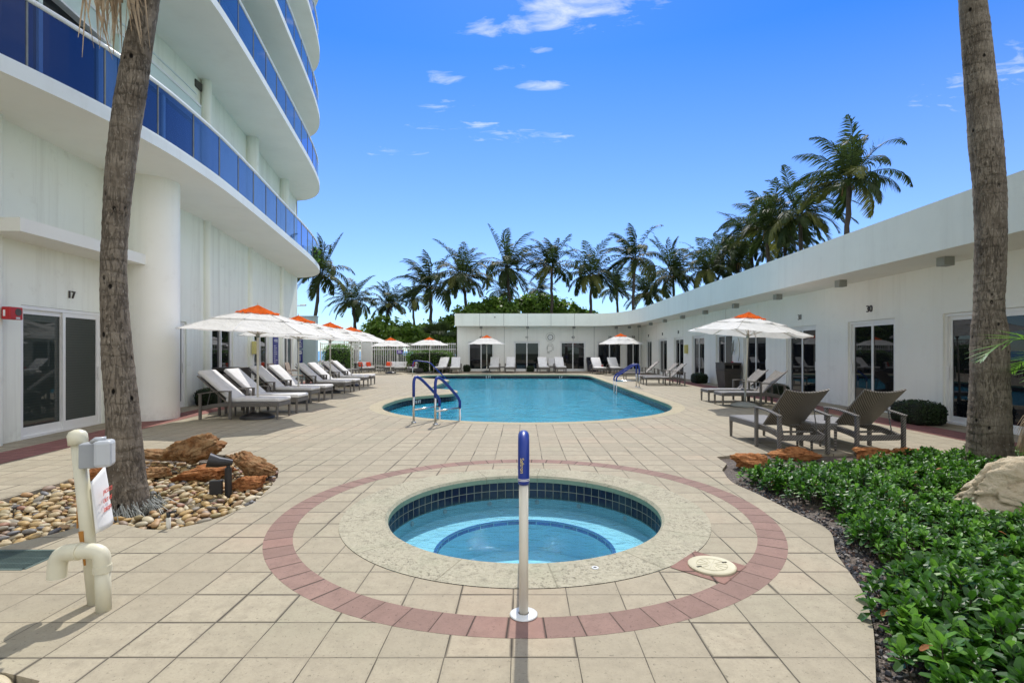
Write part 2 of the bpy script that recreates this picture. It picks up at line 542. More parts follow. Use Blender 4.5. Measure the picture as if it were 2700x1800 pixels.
def fabric(name, c, trans=.35, wr=.35, sc_=7):
    t = T(name)
    v = t.obj()
    f = t.noise(v, sc_, 4, .6, .6)
    cc = t.mix(t.step(f, .35, .7), c, tuple(k * .88 for k in c))
    h = t.M('ADD', t.noise(v, sc_, 3, .5, 1.2), t.M('MULTIPLY', t.noise(v, 320, 2), .03))
    n_ = t.bump(h, wr, .05)
    d = t.n('ShaderNodeBsdfDiffuse', {0: cc, 'Normal': n_}).outputs[0]
    r = t.n('ShaderNodeBsdfTranslucent', {0: cc, 'Normal': n_}).outputs[0]
    MT[name] = t.out(t.n('ShaderNodeMixShader', {0: trans, 1: d, 2: r}))
fabric('canopy_white', (.88, .87, .84), .3, .6, 5)
fabric('canopy_orange', (.78, .15, .03), .3, .6, 7)
fabric('cushion_white', (.82, .81, .80), .02, .35, 6)

def wicker(name, expr, c1, c2, rough=.42, freq=300.0):
    t = T(name)
    x, y, z = t.sep(t.obj())
    if expr == 'diag':
        a = t.M('ADD', t.M('ADD', x, y), z)
        b = t.M('SUBTRACT', t.M('ADD', x, y), z)
    elif expr == 'chev':
        a = t.M('ADD', t.M('MULTIPLY', x, 1.25), t.M('ABSOLUTE', y))
        b = t.M('SUBTRACT', t.M('MULTIPLY', x, 1.25), t.M('ABSOLUTE', y))
    else:
        a, b = x, y
    f1 = freq * (.55 if expr == 'chev' else 1)
    s1 = t.M('SINE', t.M('MULTIPLY', a, f1))
    s2 = t.M('SINE', t.M('MULTIPLY', b, freq * 2.2))
    h = t.M('ADD', s1, t.M('MULTIPLY', s2, .35))
    f = t.step(h, -1.0, 1.1)
    f = t.M('MULTIPLY', f, t.M('ADD', .75, t.M('MULTIPLY', t.noise(t.obj(), 12, 3), .5)))
    MT[name] = t.out(t.P(t.mix(f, c1, c2), rough, t.bump(h, .7, .006), **{'Specular IOR Level': .6}))
wicker('wicker_frame', 'diag', (.045, .04, .034), (.29, .265, .235), .36, 150.0)
wicker('wicker_chevron', 'chev', (.055, .047, .038), (.36, .315, .26), .4, 280.0)
wicker('wicker_seat', 'weave', (.13, .125, .12), (.4, .39, .385), .4, 300.0)
wicker('wicker_grey', 'diag', (.07, .068, .064), (.2, .195, .185), .45, 110.0)

# vegetation
def leafmat(name, c, c2, trans=.3, rough=.35, spec=.5, vary=True, yell=None):
    t = T(name)
    p = t.pos()
    f = t.noise(p, 1.1, 3)
    g = t.n('ShaderNodeTexWhiteNoise', {0: t.n('ShaderNodeVectorMath', {0: p, 1: (.06, .06, .06)}, operation='SNAP').outputs[0]}, noise_dimensions='3D').outputs['Value']
    k = t.M('ADD', t.M('MULTIPLY', f, .6), t.M('MULTIPLY', g, .5))
    cc = t.mix(t.step(k, .25, .8), c, c2)
    if yell:
        cc = t.mix(t.step(g, .93, .96), cc, yell)
    pr = t.P(cc, rough, None, **{'Specular IOR Level': spec})
    tl = t.n('ShaderNodeBsdfTranslucent', {0: tuple(min(1, k * 1.6) for k in c2)}).outputs[0]
    MT[name] = t.out(t.n('ShaderNodeMixShader', {0: trans, 1: pr.outputs[0], 2: tl}))
leafmat('frond', (.014, .027, .008), (.042, .068, .017), .32, .55, .22)
leafmat('frond_pale', (.05, .07, .018), (.15, .16, .038), .35, .55, .3)
leafmat('frond_bright', (.05, .12, .015), (.12, .26, .03), .35, .35)
leafmat('frond_dead', (.22, .15, .085), (.4, .31, .21), .2, .8, .1)
leafmat('frond_fiber', (.16, .1, .05), (.34, .24, .13), .2, .8, .1)
leafmat('grape_leaf', (.05, .11, .018), (.14, .24, .035), .4, .45, .4, yell=(.26, .3, .06))
leafmat('hedge_leaf', (.035, .09, .012), (.1, .2, .025), .32, .42, .4)
leafmat('shrub_leaf', (.014, .03, .01), (.03, .06, .016), .2, .45, .4)
leafmat('cover_leaf', (.014, .055, .006), (.05, .155, .013), .2, .43, .38, yell=(.15, .32, .03))
leafmat('cover_leaf_light', (.06, .17, .014), (.15, .34, .038), .28, .44, .36)
leafmat('dry_leaf', (.2, .07, .02), (.3, .13, .05), .1, .7, .2)
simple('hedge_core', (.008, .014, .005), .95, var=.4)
simple('stem', (.05, .04, .025), .9)

def trunkmat(name, c1, c2, ringf=9.0):
    t = T(name)
    v = t.obj()
    x, y, z = t.sep(v)
    ang = t.M('ARCTAN2', y, x)
    # fibrous upright cracks
    cr = t.noise(t.map(v, (38, 38, 7)), 1.0, 5, .7, 1.2)
    cr = t.M('MULTIPLY', t.step(cr, .5, .6), t.M('ADD', .35, t.M('MULTIPLY', t.step(t.noise(v, 2.1, 3), .36, .6), .65)))
    wav = t.M('ADD', z, t.M('MULTIPLY', t.noise(v, 3.1, 5, .65), .2))
    rg = t.M('FRACT', t.M('MULTIPLY', wav, ringf))
    rr = t.M('ADD', t.step(rg, .0, .3), t.step(t.noise(t.map(v, loc=(5, 5, 5)), 2.7, 3), .42, .62), clamp=True)
    big = t.noise(t.map(v, (1.2, 1.2, 2.6)), 1.4, 4, .65)
    c = t.mix(t.step(big, .35, .68), c1, c2)
    c = t.mix(t.M('MULTIPLY', cr, .6), c, tuple(k * .3 for k in c1))
    c = t.mix(t.M('MULTIPLY', t.M('SUBTRACT', 1.0, rr), .5), c, tuple(k * .35 for k in c1))
    hole = t.n('ShaderNodeTexVoronoi', {'Vector': t.map(v, (1, 1, .62)), 'Scale': 9.0, 'Randomness': 1.0}).outputs['Distance']
    hm = t.M('MULTIPLY', t.M('SUBTRACT', 1.0, t.step(hole, .1, .17)), t.step(t.noise(v, 3.0, 2), .44, .5))
    c = t.mix(hm, c, (.012, .01, .008))
    fl = t.step(t.noise(t.map(v, (52, 52, 26)), 1.0, 3), .6, .7)
    c = t.mix(t.M('MULTIPLY', fl, .6), c, (.4, .36, .3))
    h = t.M('ADD', t.M('MULTIPLY', cr, -.8), t.M('MULTIPLY', rr, .6))
    h = t.M('ADD', h, t.M('MULTIPLY', hm, -1.5))
    h = t.M('ADD', h, t.noise(v, 40, 4, .7))
    MT[name] = t.out(t.P(c, .9, t.bump(h, .9, .014), **{'Specular IOR Level': .15}))
trunkmat('palm_trunk', (.135, .11, .085), (.29, .25, .2))
simple('far_trunk', (.05, .042, .034), .9, var=.3, scale=3)
simple('tree_bark', (.09, .075, .06), .9, var=.3, scale=6)

def rock(name, c1, c2, c3, pit=.7):
    t = T(name)
    v = t.obj()
    a = t.noise(v, 3.2, 6, .65, .8)
    b = t.noise(v, 17, 5, .7)
    c = t.mix(t.step(a, .36, .64), c1, c2)
    c = t.mix(t.M('MULTIPLY', t.step(b, .48, .7), pit), c, c3)
    h = t.M('ADD', t.M('MULTIPLY', b, 1.0), t.M('MULTIPLY', t.noise(v, 60, 4, .7), .4))
    MT[name] = t.out(t.P(c, .9, t.bump(h, .9, .03), **{'Specular IOR Level': .15}))
rock('rock_orange', (.27, .12, .045), (.4, .27, .14), (.07, .03, .014), .85)
rock('rock_rust', (.36, .13, .045), (.46, .22, .09), (.1, .035, .016), .8)
rock('boulder_tan', (.5, .42, .29), (.58, .51, .38), (.34, .24, .14), .45)
PEB = [(.52, .35, .14), (.42, .24, .1), (.24, .15, .1), (.52, .4, .22), (.27, .24, .19), (.5, .32, .11), (.38, .3, .14), (.15, .15, .16), (.56, .48, .32), (.32, .15, .09)]
for i, c in enumerate(PEB):
    t = T('pebble_stone')
    v = t.obj()
    oi = t.n('ShaderNodeObjectInfo').outputs['Random']
    pp = t.n('ShaderNodeVectorMath', {0: v, 1: (7, 7, 7)}, operation='ADD').outputs[0]
    f = t.noise(t.map(v, (1, 1, 2.5)), 16, 5, .6)
    cc = t.mix(t.step(f, .35, .7), c, tuple(k * .7 for k in c))
    cc = t.mix(t.M('MULTIPLY', oi, .4), cc, (.34, .3, .22))
    MT['peb%d' % i] = t.out(t.P(cc, .6))
def soil(name, c1, c2, scale=30):
    t = T(name)
    p = t.pos()
    vo = t.n('ShaderNodeTexVoronoi', {'Vector': p, 'Scale': scale})
    c = t.mix(t.sep(vo.outputs['Color'])[0], c1, c2)
    c = t.mix(t.step(t.noise(p, 3, 4), .45, .65), c, (.13, .1, .075))
    h = t.M('ADD', t.M('MULTIPLY', vo.outputs['Distance'], -1.0), t.noise(p, 90, 3))
    MT[name] = t.out(t.P(c, .9, t.bump(h, 1.0, .02)))
soil('bed_soil', (.07, .06, .055), (.26, .215, .18), 60)
soil('pebble_bed_soil', (.05, .035, .025), (.14, .1, .07), 40)
t = T('grass_ground')
c = t.mix(t.step(t.noise(t.pos(), .08, 5), .4, .6), (.05, .075, .025), (.07, .1, .03))
MT['grass_ground'] = t.out(t.P(c, .9))
t = T('ocean_water')
p = t.pos()
h = t.noise(t.map(p, (.25, .8, 1)), .8, 4, .6)
c = t.mix(t.step(t.noise(t.map(p, (.004, .02, 1)), 1, 3), .4, .6), (.035, .16, .26), (.05, .22, .33))
MT['ocean_water'] = t.out(t.P(c, .25, t.bump(h, .6, .3), **{'Specular IOR Level': .3}))
simple('clock_white', (.8, .8, .78), .4, var=.02)
# ------------------------------------------------------------------ outlines
def circ(c, r, n=96):
    return [(c[0] + r * math.cos(2 * PI * i / n), c[1] + r * math.sin(2 * PI * i / n)) for i in range(n)]
PC, PR = (.12, 14.92), 4.02
pool_in = [(PC[0] + PR * math.cos(a), PC[1] + PR * math.sin(a)) for a in [PI + PI * i / 40 for i in range(41)]]
pool_in += [(4.12, 20.0), (4.1, 26.0), (4.08, 31.3)]
pool_in += [(p.x, p.y) for p in spline([(4.05, 31.6), (3.75, 32.6), (2.9, 33.15)], 4)]
pool_in += [(0.0, 33.25), (-3.4, 33.25)]
pool_in += [(p.x, p.y) for p in spline([(-4.2, 33.2), (-5.3, 32.7), (-6.0, 31.7), (-6.1, 30.6), (-5.9, 29.5), (-5.3, 28.5), (-4.5, 27.75), (-3.95, 27.2)], 3)]
pool_in += [(-3.78, 26.8), (-3.78, 22.2)]
pool_in += [(p.x, p.y) for p in spline([(-3.74, 21.2), (-3.5, 20.65), (-2.95, 20.3), (-2.55, 19.8), (-2.4, 19.1), (-2.5, 18.3), (-2.85, 17.85), (-3.3, 17.45), (-3.72, 16.75), (-3.88, 15.8)], 4)]
def offset(poly, d):
    k = len(poly); o = []
    for i in range(k):
        a, b, c = Vector(poly[i - 1]), Vector(poly[i]), Vector(poly[(i + 1) % k])
        n1 = (b - a).normalized(); n2 = (c - b).normalized()
        n1 = Vector((n1.y, -n1.x)); n2 = Vector((n2.y, -n2.x))
        n = (n1 + n2)
        n = n.normalized() if n.length > 1e-4 else n1
        o.append((b.x + n.x * d / max(.5, n.dot(n1)), b.y + n.y * d / max(.5, n.dot(n1))))
    return o
pool_out = offset(pool_in, .33)          # pool outline runs counter-clockwise: + is outward

peb_px = [(0, 1317), (80, 1296), (160, 1272), (215, 1252), (300, 1232), (376, 1196), (450, 1190), (560, 1196), (640, 1205), (735, 1238),
          (732, 1258), (714, 1283), (670, 1325), (590, 1360), (530, 1378), (472, 1391), (420, 1396), (376, 1394), (332, 1383), (265, 1380), (210, 1384), (179, 1397), (115, 1413), (0, 1441)]
pebble_poly = [G(*p) for p in peb_px]
pebble_poly = [(-6.6, 5.2)] + pebble_poly + [(-4.1, 3.85), (-5.4, 3.75), (-6.6, 4.1)]
corner_poly = [(-2.9, 2.44), (-2.42, 2.42), (-2.2, 2.36), (-2.12, 2.22), (-2.2, 1.6), (-3.2, 1.4), (-3.6, 2.2)]
bed_px = [(1904, 1238), (1930, 1270), (1997, 1301), (2095, 1350), (2162, 1381), (2194, 1408), (2203, 1453), (2229, 1493), (2278, 1564), (2296, 1627), (2305, 1680), (2310, 1800)]
bed_poly = [(p.x, p.y) for p in spline([G(*p) for p in bed_px], 3)]
bed_poly = [(2.75, 7.35), (2.72, 6.9)] + bed_poly + [(1.6, 1.8), (1.7, .6), (7.5, .6), (8.2, 7.0), (7.0, 7.75), (5.6, 7.6), (4.2, 7.55), (3.4, 7.6)]
GRATE = [(-3.97, 3.56), (-3.43, 3.56), (-3.43, 3.9), (-3.97, 3.9)]

# ------------------------------------------------------------------ ground, deck, beds
DECK = [(-18, -9), (14.5, -9), (14.5, 45), (-18, 45)]
HR = 2.235
struct(MB().flat([(-400, -200), (400, -200), (400, 78), (-400, 78)], [DECK], -.05).build('ground', MT['grass_ground']))
struct(MB().flat([(-6000, 78), (6000, 78), (6000, 9000), (-6000, 9000)], (), -1.6).build('ocean', MT['ocean_water']), 'blue ocean beyond the beach fence', 'ocean')
MB_deck = MB().flat(DECK, [pool_out, circ(SPA, HR), pebble_poly, corner_poly, bed_poly, GRATE], 0)
for L in (pebble_poly, corner_poly, bed_poly, GRATE):
    MB_deck.walls(L, -.12, 0)
struct(MB_deck.build('pool_deck', MT['paver_cream']))
def annulus(r0, r1, z, m, name):
    mb = MB(); n = 132
    a, b = circ(SPA, r0, n), circ(SPA, r1, n)
    for i in range(n):
        j = (i + 1) % n
        mb.add([(*a[i], z), (*b[i], z), (*b[j], z), (*a[j], z)], [(0, 1, 2, 3)])
    return struct(mb.build(name, MT[m]))
annulus(2.022, HR, .001, 'paver_pink', 'paving_ring')
annulus(1.672, 2.022, 0, 'paver_cream', 'paving')
for L, z, m in ((pebble_poly, -.07, 'pebble_bed_soil'), (corner_poly, -.07, 'pebble_bed_soil'), (bed_poly, -.035, 'bed_soil')):
    struct(MB().flat(L, (), z).build('soil', MT[m]))
# lumpy dark mulch chips along the edge of the planting bed
chips = MB()
for i in range(2600):
    k = RN.randrange(4, 36)
    a = Vector(bed_poly[k]); b = Vector(bed_poly[k + 1])
    q = a.lerp(b, RN.random()); nrm = (b - a).normalized(); nrm = Vector((nrm.y, -nrm.x))
    if noise.noise(Vector((q.x * 2.2, q.y * 2.2, 0))) < -.12 and RN.random() < .8: continue
    q = q - nrm * (.01 + abs(RN.gauss(0, .15)))
    if not inside((q.x, q.y), bed_poly): continue
    s_ = RN.uniform(.006, .017)
    chips.box((q.x, q.y, -.033 + s_ * .4), (s_ * RN.uniform(1, 2), s_ * RN.uniform(1, 1.6), s_ * .8), M=Euler((RN.gauss(0, .5), RN.gauss(0, .5), RN.uniform(0, 6))).to_matrix(), mi=0 if RN.random() < .6 else (1 if RN.random() < .7 else 2))
simple('chip_dark', (.045, .047, .055), .7, var=.4, scale=20)
simple('chip_brown', (.15, .1, .08), .9, var=.3, scale=20)
simple('chip_pale', (.28, .26, .24), .9, var=.3, scale=20)
tag(chips.build('mulch', [MT['chip_dark'], MT['chip_brown'], MT['chip_pale']]), 'dark stone chips along the edge of the planting bed', 'mulch', kind='stuff')

# ------------------------------------------------------------------ pool
def ring_band(inner, outer, z_top, z_lip, r=.02):
    """coping: flat top with a small rounded nose and an upright lip towards the water"""
    mb = MB(); k = len(inner)
    nose = offset(inner, r)
    for i in range(k):
        j = (i + 1) % k
        a, b, c, d = outer[i], outer[j], nose[i], nose[j]
        e, f = inner[i], inner[j]
        mb.add([(*c, z_top), (*a, z_top), (*b, z_top), (*d, z_top)], [(0, 1, 2, 3)])
        mb.add([(*e, z_top - r), (*c, z_top), (*d, z_top), (*f, z_top - r)], [(0, 1, 2, 3)])
        mb.add([(*e, z_lip), (*e, z_top - r), (*f, z_top - r), (*f, z_lip)], [(0, 1, 2, 3)])
    return mb
pool = thing('swimming_pool', 'large free-form swimming pool of blue water between the two buildings', 'pool')
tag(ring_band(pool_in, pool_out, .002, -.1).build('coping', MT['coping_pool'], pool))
pin = offset(pool_in, .025)
MB().walls(pin[::-1], -.3, -.1).build('tile_band', MT['tile_navy_pool'], pool)
MB().walls(pin[::-1], -.34, -.3).build('edge_tile', MT['tile_blue_edge'], pool)
mbp = MB().walls(pin[::-1], -.95, -.34)
mbp.flat(pin, (), -.95)
mbp.build('basin', MT['pool_plaster'], pool)
MB().flat(pin, (), -.27).build('water', MT['pool_water'], pool)

spa = thing('hot_tub', 'round sunken hot tub with mottled stone coping and dark blue tile band', 'hot tub')
NS = 120
si = circ(SPA, 1.262, NS); so = circ(SPA, 1.672, NS)
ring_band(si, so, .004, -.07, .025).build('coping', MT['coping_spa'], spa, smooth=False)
st = circ(SPA, 1.285, NS)
MB().walls(st[::-1], -.27, -.07).build('tile_band', MT['tile_navy'], spa)
mb = MB().walls(st[::-1], -.385, -.27)
bi = circ(SPA, .83, NS)
for i in range(NS):
    j = (i + 1) % NS
    mb.add([(*bi[i], -.385), (*st[i], -.385), (*st[j], -.385), (*bi[j], -.385)], [(0, 1, 2, 3)])
mb.walls(bi[::-1], -.72, -.43)
mb.flat(bi, (), -.72)
mb.build('basin', MT['spa_plaster'], spa)
mb = MB().walls(bi[::-1], -.43, -.384)
b2 = circ(SPA, .86, NS)
for i in range(NS):
    j = (i + 1) % NS
    mb.add([(*bi[i], -.3835), (*b2[i], -.3835), (*b2[j], -.3835), (*bi[j], -.3835)], [(0, 1, 2, 3)])
mb.build('step_edge', MT['tile_blue_edge'], spa)
MB().flat(st, (), -.24).build('water', MT['spa_water'], spa)
for x_, y_ in ((.35, 5.15), (-.3, 5.2)):
    MB().lathe([(.085, -.716), (.08, -.708), (.03, -.704), (.001, -.704)], 20, (SPA[0] + x_, y_, 0)).build('floor_drain', MT['tile_blue_edge'], spa, smooth=True)
for k, a in enumerate((1.05, 1.45, 1.9, 2.35, .55, 2.75)):
    mb = MB()
    c = Vector((SPA[0] + 1.275 * math.cos(a), SPA[1] + 1.275 * math.sin(a), -.31))
    d = Vector((-math.cos(a), -math.sin(a), 0))
    mb.tube([c, c + d * .012], [.028, .022], 12)
    mb.build('jet', MT['box_light'], spa)

# ------------------------------------------------------------------ apartment tower
wall_p = [(-6, -6.6), (2, -7.6), (5, -8.05), (8.5, -8.42), (10.8, -8.72), (14.5, -9.12), (17.5, -9.7), (20.5, -10.3), (23.5, -10.93), (26.6, -11.57)]
edge_p = [(-6, -9.3), (1, -8.5), (4, -7.75), (6.93, -7.0), (9.14, -6.72), (11.3, -6.85), (13.5, -7.2), (17.5, -7.98), (21.2, -8.72), (23.4, -9.25), (24.8, -9.72), (25.8, -10.3), (26.4, -10.95), (26.6, -11.5)]
wall_s = spline(wall_p, 24)
def wx(y):
    for a, b in zip(wall_s, wall_s[1:]):
        if a.x <= y <= b.x + 1e-9:
            return a.y + (b.y - a.y) * (y - a.x) / max(1e-9, b.x - a.x)
    return wall_s[-1].y
edge_s = [(p.y, p.x) for p in spline(edge_p, 10)]
tower = thing('apartment_tower', 'tall white apartment tower with curved balconies and blue glass rails', 'building')
DH = 2.28
doors_l = [(8.72, 10.72, 'blind'), (12.05, 13.95, 'glass'), (15.5, 17.3, 'glass'), (19.5, 21.4, 'glass'), (24.0, 25.75, 'glass')]
ys = {-6.0, 26.6}
for a, b, _ in doors_l: ys |= {a, b}
y = -6.0
while y < 26.6:
    if all(abs(y - q) > .2 for q in ys) and not any(a < y < b for a, b, _ in doors_l): ys.add(round(y, 3))
    y += .45
ys = sorted(ys)
mb = MB(); mu = MB()
def nrm_at(y):
    d = Vector((wx(y + .1) - wx(y - .1) if -5.9 < y < 26.5 else -.02, .2)).normalized()
    return Vector((d.y, -d.x))                    # towards +X
for a, b in zip(ys, ys[1:]):
    dr = any(abs(a - p) < .01 for p, q, _ in doors_l)
    A, B = (wx(a), a), (wx(b), b)
    z0 = DH if dr else 0
    mb.add([(*A, z0), (*B, z0), (*B, 5.26), (*A, 5.26)], [(0, 3, 2, 1)])
    if dr:
        na = nrm_at((a + b) / 2) * -.16
        A2, B2 = (A[0] + na.x, A[1] + na.y), (B[0] + na.x, B[1] + na.y)
        mb.add([(*A, 0), (*A2, 0), (*A2, DH), (*A, DH)], [(0, 1, 2, 3)])
        mb.add([(*B, 0), (*B2, 0), (*B2, DH), (*B, DH)], [(0, 3, 2, 1)])
        mb.add([(*A, DH), (*A2, DH), (*B2, DH), (*B, DH)], [(0, 1, 2, 3)])
y = -6.0
up = []
while y < 26.61:
    up.append((wx(min(y, 26.6)), min(y, 26.6))); y += .45
for A, B in zip(up, up[1:]):
    mu.add([(*A, 5.27), (*B, 5.27), (*B, 21), (*A, 21)], [(0, 3, 2, 1)])
mu.add([(-11.57, 26.6, 0), (-22, 26.6, 0), (-22, 26.6, 21), (-11.57, 26.6, 21)], [(0, 1, 2, 3)])
mu.add([(-22, 26.6, 21), (-22, -6, 21), (-6.6, -6, 21), (-11.57, 26.6, 21)], [(0, 1, 2, 3)])
mu.add([(-22, -6, 0), (-6.6, -6, 0), (-6.6, -6, 21), (-22, -6, 21)], [(0, 1, 2, 3)])
mu.add([(-22, -6, 0), (-22, 26.6, 0), (-22, 26.6, 21), (-22, -6, 21)], [(0, 1, 2, 3)])
o = mb.build('wall', MT['stucco_tower'], tower)
o = mu.build('wall', MT['stucco_tower'], tower)
ZS = [5.25, 9.2, 12.35, 15.5, 18.65]
inner = [(wx(min(y_, 26.6)) - .3, y_) for y_ in (26.6, 20, 14, 8, 2, -6)]
def arclen(path):
    L = [0]
    for a, b in zip(path, path[1:]): L.append(L[-1] + math.dist(a, b))
    return L
def at_len(path, L, s_):
    for i in range(len(L) - 1):
        if L[i] <= s_ <= L[i + 1] + 1e-9:
            t_ = (s_ - L[i]) / max(1e-9, L[i + 1] - L[i])
            return Vector(path[i]).lerp(Vector(path[i + 1]), t_)
    return Vector(path[-1])
ein = offset(edge_s + inner, -.05)[:len(edge_s)]
vis0 = next(i for i, p in enumerate(edge_s) if p[1] > 2.5)
for zi, zb in enumerate(ZS):
    poly = edge_s + inner
    poly = poly if sum(a[0] * b[1] - b[0] * a[1] for a, b in zip(poly, poly[1:] + poly[:1])) > 0 else poly[::-1]
    mb = MB()
    mb.flat(poly, (), zb, 0, flip=True)
    mb.flat(poly, (), zb + .2, 1)
    mb.walls(poly, zb, zb + .2, True, 1)
    for a, b, c, d in zip(ein, ein[1:], offset(edge_s + inner, -.13)[:len(edge_s)], offset(edge_s + inner, -.13)[1:len(edge_s)]):
        mb.add([(*a, zb + .2), (*b, zb + .2), (*b, zb + .26), (*a, zb + .26), (*c, zb + .26), (*d, zb + .26)], [(0, 1, 2, 3), (3, 2, 5, 4)], 1)
    mb.build('balcony_slab', [MT['stucco_soffit'], MT['slab_edge']], tower)
    if zi > 3: continue
    gp = offset(edge_s + inner, -.09)[vis0:len(edge_s) - 6]
    L = arclen(gp)
    n = int(L[-1] / 1.13)
    for k in range(n):
        s0, s1 = L[-1] * k / n + .012, L[-1] * (k + 1) / n - .012
        g = MB()
        pts = [at_len(gp, L, s0 + (s1 - s0) * q / 4) for q in range(5)]
        for a, b in zip(pts, pts[1:]):
            g.add([(a.x, a.y, zb + .27), (b.x, b.y, zb + .27), (b.x, b.y, zb + 1.2), (a.x, a.y, zb + 1.2)], [(0, 1, 2, 3)])
        g.build('glass_panel', MT['balcony_glass'], tower, smooth=True)
    rl = MB()
    pts = [(*at_len(gp, L, L[-1] * q / 80), zb + 1.235) for q in range(81)]
    rl.tube(pts, .04, 8)
    for k in range(n + 1):
        q = at_len(gp, L, L[-1] * k / n)
        d_ = at_len(gp, L, min(L[-1], L[-1] * k / n + .1)) - q
    rl.build('handrail', MT['rail_white'], tower, smooth=True)
    for k in range(0, n + 1, 1):
        q = at_len(gp, L, L[-1] * k / n)
        if zi < 3:
            MB().bar((q.x, q.y, zb + .25), (q.x, q.y, zb + 1.2), .022, .022).build('baluster', MT['dark_joint'], tower)
# big column, wall ribs, canopy, upper columns
MB().lathe([(.52, 0), (.52, 5.255)], 48, (-8.22, 11.5, 0)).build('column', MT['stucco_white'], tower, smooth=True)
for yy in (8.15, 11.75, 15.05, 18.9, 23.3):
    if yy != 11.75:
        MB().lathe([(.13, 0), (.13, 5.255)], 20, (wx(yy) + .02, yy, 0)).build('pilaster', MT['stucco_tower'], tower, smooth=True)
for yy, r_, z0, z1 in ((14.8, .13, 5.46, 9.2), (18.8, .23, 5.46, 9.2), (23.4, .22, 5.46, 9.2), (18.8, .2, 9.41, 12.35), (23.4, .2, 9.41, 12.35), (23.4, .2, 12.56, 15.5)):
    MB().lathe([(r_, z0), (r_, z1)], 24, (wx(yy) + .14, yy, 0)).build('pilaster', MT['stucco_tower'], tower, smooth=True)
MB().prism([(wx(7.9) - .1, 7.9), (-7.66, 7.9), (-7.78, 9.4), (-8.02, 11.05), (wx(11.0) - .1, 11.05)], 3.33, 3.54).build('canopy', [MT['stucco_soffit']], tower, bevel=.015)
# shutter cassettes, windows and louvres behind the first balconies
def wall_strip(y0, y1, z0, z1, dep, name, m):
    g = MB(); n = max(1, int((y1 - y0) / .5))
    for i in range(n):
        a, b = y0 + (y1 - y0) * i / n, y0 + (y1 - y0) * (i + 1) / n
        na, nb = nrm_at(a), nrm_at(b)
        p = [(wx(a), a), (wx(b), b), (wx(b) + nb.x * dep, b + nb.y * dep), (wx(a) + na.x * dep, a + na.y * dep)]
        g.prism(p, z0, z1)
    return g.build(name, MT[m], tower)
for zb, y0, y1 in ((5.46, 7.4, 10.6), (5.46, 11.2, 14.3), (9.41, 12.0, 15.5), (9.41, 16, 18.3)):
    w = wall_strip(y0, y1, zb + .12, zb + 2.4, .03, 'window', 'door_glass')
    for q in (y0, (y0 + y1) / 2, y1 - .08):
        g = MB(); n_ = nrm_at(q)
        g.bar((wx(q) + n_.x * .045, q + .04, zb + .12), (wx(q) + n_.x * .045, q + .04, zb + 2.4), .08, .06, (1, 0, 0))
        g.build('frame', MT['louver'], w)
    wall_strip(y0 - .15, y1 + .15, zb + 2.4, zb + 2.8, .14, 'shutter_box', 'louver')
    wall_strip(y0 - .1, y1 + .1, zb + 2.8, zb + 2.86, .17, 'shutter_box', 'frame_white')
    wall_strip(y0 - .15, y1 + .15, zb + 2.36, zb + 2.399, .18, 'shutter_box', 'frame_white')
    wall_strip(y0 - .15, y1 + .15, zb + 3.18, zb + 3.21, .03, 'trim', 'slab_edge')
g = MB()
q = 14.55; n_ = nrm_at(q)
g.box((wx(q) + .02, q, 8.95), (.06, .34, .2)); g.build('vent', MT['bin_brown'], tower)

def door(parent, A, B, out, h, bottom=.14, pane='door_glass', rec=.1, handle_end=1, mull=.5):
    """sliding door between floor points A and B, set back into the wall; out = outward normal"""
    A, B, out = Vector((*A, 0)), Vector((*B, 0)), Vector((*out, 0)).normalized()
    u = (B - A).normalized(); W = (B - A).length
    o0 = A - out * rec
    P_ = lambda s_, z, d=0.0: o0 + u * s_ + Vector((0, 0, z)) + out * d
    f = MB()
    w_ = .055
    f.bar(P_(w_ / 2, 0), P_(w_ / 2, h - .004), w_, .1, out)
    f.bar(P_(W - w_ / 2, 0), P_(W - w_ / 2, h - .004), w_, .1, out)
    f.bar(P_(w_, h - .034), P_(W - w_, h - .034), .1, .06)
    f.bar(P_(w_, .02), P_(W - w_, .02), .1, .04)
    m = W * mull
    for s0, s1, d in ((w_, m + .03, -.012), (m - .03, W - w_, .022)):
        f.bar(P_(s0 + .035, .04, d), P_(s0 + .035, h - .064, d), .07, .03, out)
        f.bar(P_(s1 - .035, .04, d), P_(s1 - .035, h - .064, d), .07, .03, out)
        f.bar(P_(s0 + .07, h - .104, d), P_(s1 - .07, h - .104, d), .03, .08)
        f.bar(P_(s0 + .07, .04 + bottom / 2, d), P_(s1 - .07, .04 + bottom / 2, d), .03, bottom)
    fo = f.build('sliding_door', MT['frame_white'], parent)
    for s0, s1, d in ((w_ + .07, m - .04, -.014), (m + .04, W - w_ - .07, .02)):
        g = MB()
        g.add([P_(s0, .04 + bottom, d), P_(s1, .04 + bottom, d), P_(s1, h - .144, d), P_(s0, h - .144, d)], [(0, 1, 2, 3)])
        g.build('pane', MT[pane], fo)
    hs = W - w_ - .035 if handle_end else w_ + .035
    g = MB()
    g.bar(P_(hs, .92, .055), P_(hs, 1.18, .055), .025, .02, out)
    g.bar(P_(hs, .93, .03), P_(hs, .93, .055), .02, .02); g.bar(P_(hs, 1.17, .03), P_(hs, 1.17, .055), .02, .02)
    g.build('handle', MT['frame_white'], fo)
    return fo
for a, b, kd in doors_l:
    n_ = nrm_at((a + b) / 2)
    door(tower, (wx(a), a), (wx(b), b), (n_.x, n_.y), DH, .15 if kd == 'blind' else .12, 'blind_glass' if kd == 'blind' else 'door_glass', .1 if kd != 'blind' else .06)
def wall_text(y, z, body, size, mat, name='house_number'):
    n_ = nrm_at(y)
    ang = math.atan2(n_.y, n_.x)
    return text(name, body, size, mat, (wx(y) + n_.x * .02, y + n_.y * .02, z), (PI / 2, 0, ang + PI / 2), tower, .012)
